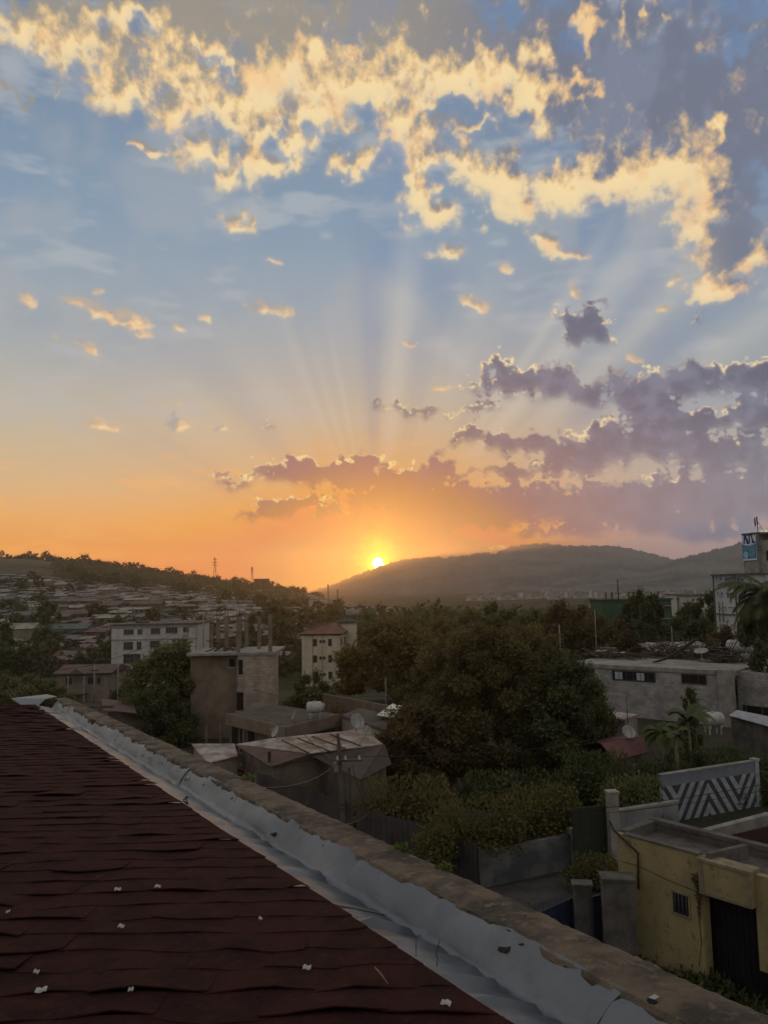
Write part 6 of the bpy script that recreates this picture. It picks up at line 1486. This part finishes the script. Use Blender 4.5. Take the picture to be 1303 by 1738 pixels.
# dark block-like building on the skyline
p = q(443,994,740); t = thing('skyline_building', 'flat dark building on the ridge beside the right mast', 'building', (p.x-9, p.y, p.z-14)); mb = MB(); mb.box(0, 18, 0, 10, 0, 22); mb.build('wall', M_concd, t); mb = MB(); mb.box(-.5, 18.5, -.5, 10.5, 22.01, 22.8); mb.build('roof', M_concd, t)
# ridge trees: templates
tps = []
for i, (shp, lab, h, r_) in enumerate([('dome','round-headed tree on the far hillside',9,5),('tall','upright dark tree on the far hillside',12,3.2),('umbrella','flat-headed tree on the far hillside',11,5.5),('round','bushy tree on the far hillside',7,4.5)]):
    t = tree('hillside_tree', lab, 'tree', (0,0,-600), h, r_, r_, L_dark, 420, 1.1, 200+i, trunk=.25, group='trees on the far hillside', shape=shp, lobes=12, base=.3 if shp == 'umbrella' else .1); tps.append(t)
ut = set()
def put_tree(k, p, s, rz_):
    t = tps[k]
    if k in ut: t = dup(t, p, rz_, s)
    else: t.location = p; t.rotation_euler = (0, 0, rz_); t.scale = (s, s, s)
    ut.add(k); return t
n_t = 0
px = -30.
while px < 545:      # the skyline
    Y = rg.uniform(930, 1010); pr = interp(px, RIDGE); p = atY(px, pr+2, Y); z = ground_z(p.x, p.y)
    k = rg.choice([0, 0, 1, 2, 3, 3, 1]); put_tree(k, (p.x, p.y, z-1), rg.uniform(.55, 1.15)*(1.0 if px > 60 else .8), rg.random()*6); px += rg.uniform(2.6, 5.2) if px > 20 else rg.uniform(6, 14); n_t += 1
while n_t < 292:     # between the houses and in the wood under the ridge
    px = rg.uniform(-40, 660); lo = interp(px, RIDGE)+3; u = rg.random(); hi = np.interp(px, [0,190,340,480,520,660], [1140,1150,1110,1140,1090,1090])
    wood = 105 < px < 440 and rg.random() < .62
    py = lo+rg.random()*34 if wood else lo+12+(hi-lo-12)*u
    if px < 115 and py < 985: continue
    p = hpoint(px, py)
    if p is None: continue
    put_tree(rg.choice([0,1,3,3,1]), (p.x, p.y, ground_z(p.x, p.y)-.5), rg.uniform(.5, 1.05), rg.random()*6); n_t += 1
# the wood below the ridge and scrub over the slope read as one mass
rs = np.random.RandomState(5); cs = []
for i in range(900):
    px = rs.uniform(95, 520); lo = interp(px, RIDGE)+4; py = lo+abs(rs.randn())*13
    p = hpoint(px, py)
    if p: cs.append((p.x, p.y, ground_z(p.x, p.y)+1.5))
p, f = leaf_cloud(rs, cs, np.array([(5.5,4.5,3.4)]*len(cs)), 26000, 1.5)
o = npmesh('woodland', p, f, L_dark); tag(o, 'dark wood covering the slope under the ridge line', 'wood', kind='stuff')
cs = []
while len(cs) < 2300:
    px = rs.uniform(-60, 680); lo = interp(px, RIDGE)+14; py = lo+(1150-lo)*rs.rand()**1.15
    if px < 118 and py < 988: continue
    p = hpoint(px, py)
    if p: cs.append((p.x, p.y, ground_z(p.x, p.y)+.8))
p, f = leaf_cloud(rs, cs, np.array([(3.4,2.6,2.0)]*len(cs)), 44000, .95)
o = npmesh('scrub', p, f, leafmat('scrub_leaf', (.030,.036,.018,1), (.055,.055,.028,1), .02)); tag(o, 'scrub and gardens between the hillside houses', 'scrub', kind='stuff')
# treetops of the valley floor beyond the near row
cs = []
for i in range(420):
    px = rs.uniform(600, 1290); Y = rs.uniform(150, 420); pyt = 1044+rs.uniform(-4, 14)-(7 if 700 < px < 790 else 0); p = atY(px, pyt, Y); cs.append((p.x, p.y, p.z-3.0))
p, f = leaf_cloud(rs, cs, np.array([(7.,5.,4.5)]*len(cs)), 26000, 1.0)
o = npmesh('treetops', p, f, L_dark); tag(o, 'far mass of treetops filling the valley behind the row of trees', 'trees', kind='stuff')
# far city on the lower mountain slopes
cps = []
for i, (w, h, lab) in enumerate([(26,14,'tiny pale block of the distant city under the mountain'),(18,30,'tiny tower of the distant city under the mountain'),(40,10,'tiny long building of the distant city under the mountain')]):
    mb = MB(); mb.box(-w/2, w/2, 0, 16, -30, h); mb.box(-w/2-.5, w/2+.5, -.5, 16.5, h+.01, h+1.2, 1)
    for z in range(3, h-2, 4): mb.box(-w/2+2, w/2-2, -.2, -.05, z, z+1.6, 2)
    o = mb.build('distant_building', [mat('far_city', (.52,.49,.46,1), (.40,.37,.34,1), .05), mat('far_roof', (.30,.26,.24,1), (.2,.17,.16,1), .05), M_void], None, (0,0,-700)); tag(o, lab, 'building', 'buildings of the distant city'); cps.append(o)
dg = bpy.context.evaluated_depsgraph_get()
from mathutils.bvhtree import BVHTree
bv = []
for o in [o for o in bpy.data.objects if o.name.startswith('mountain')]+[gnd]:
    bv.append(BVHTree.FromPolygons([v.co for v in o.data.vertices], [list(p.vertices) for p in o.data.polygons]))
first = set(); c_ = 0
while c_ < 260:
    px = rg.uniform(800, 1290); py = 1026-abs(rg.gauss(0, 13))*(1 if px > 930 else .5)
    if py < 975: continue
    d = ray(px, py).normalized(); hit = None
    for b in bv:
        h_ = b.ray_cast(CAM+d*900, d)
        if h_[0] and (hit is None or h_[3] < hit[1]): hit = (h_[0], h_[3])
    if not hit or hit[0].y > 6000: py += 5; c_ += .05; continue
    k = rg.choice([0,0,1,2,2]); o = cps[k] if k not in first else cps[k].copy()
    if k in first: COL.objects.link(o)
    first.add(k); s = rg.uniform(.16, .42); o.location = hit[0]; o.scale = (s, s, s*.8); o.rotation_euler = (0,0,rg.gauss(0,.4)); c_ += 1
# ---------------------------------------------------------------- pylons on the skyline
def pylon(lab, px, pyt, pyb, Y, arms, w):
    a, b = atY(px, pyt, Y), atY(px, pyb, Y); t = thing('pylon', lab, 'pylon', (b.x, b.y, b.z), 0, 'masts on the skyline'); h = a.z-b.z; mb = MB()
    mb.tube([(-w,0,-6),(-.15,0,h)], .28, 4); mb.tube([(w,0,-6),(.15,0,h)], .28, 4)
    n = 7
    for i in range(n):
        u0, u1 = i/n, (i+1)/n; s = 1 if i % 2 else -1; mb.tube([(s*w*(1-u0),0,h*u0),(-s*w*(1-u1),0,h*u1)], .16, 4)
    mb.build('lattice', M_brown, t)
    for z, l in arms: mb = MB(); mb.tube([(-l,0,h*z),(l,0,h*z-.3)], .26, 4); mb.tube([(-l,0,h*z),(0,0,h*z+1.6)], .14, 4); mb.build('crossarm', M_brown, t)
    return t
pylon('tall pylon with three crossarms on the left skyline', 365, 946, 972, 960, [(.88,2.6),(.68,3.6),(.5,3.0)], 1.6)
pylon('lattice mast with stubby panels on the skyline, right of the pylon', 428, 962, 982, 960, [(.92,1.6),(.78,1.9),(.62,1.5)], 1.3)
for i, (px, pt_, pb_, lab) in enumerate([(557,991,1010,'thin mast on the falling ridge below the sun, left one'),(573,1000,1016,'thin mast on the falling ridge below the sun, middle one'),(621,1018,1034,'thin mast on the falling ridge below the sun, right one')]): pylon(lab, px, pt_, pb_, 850, [(.8,1.2)], .7)
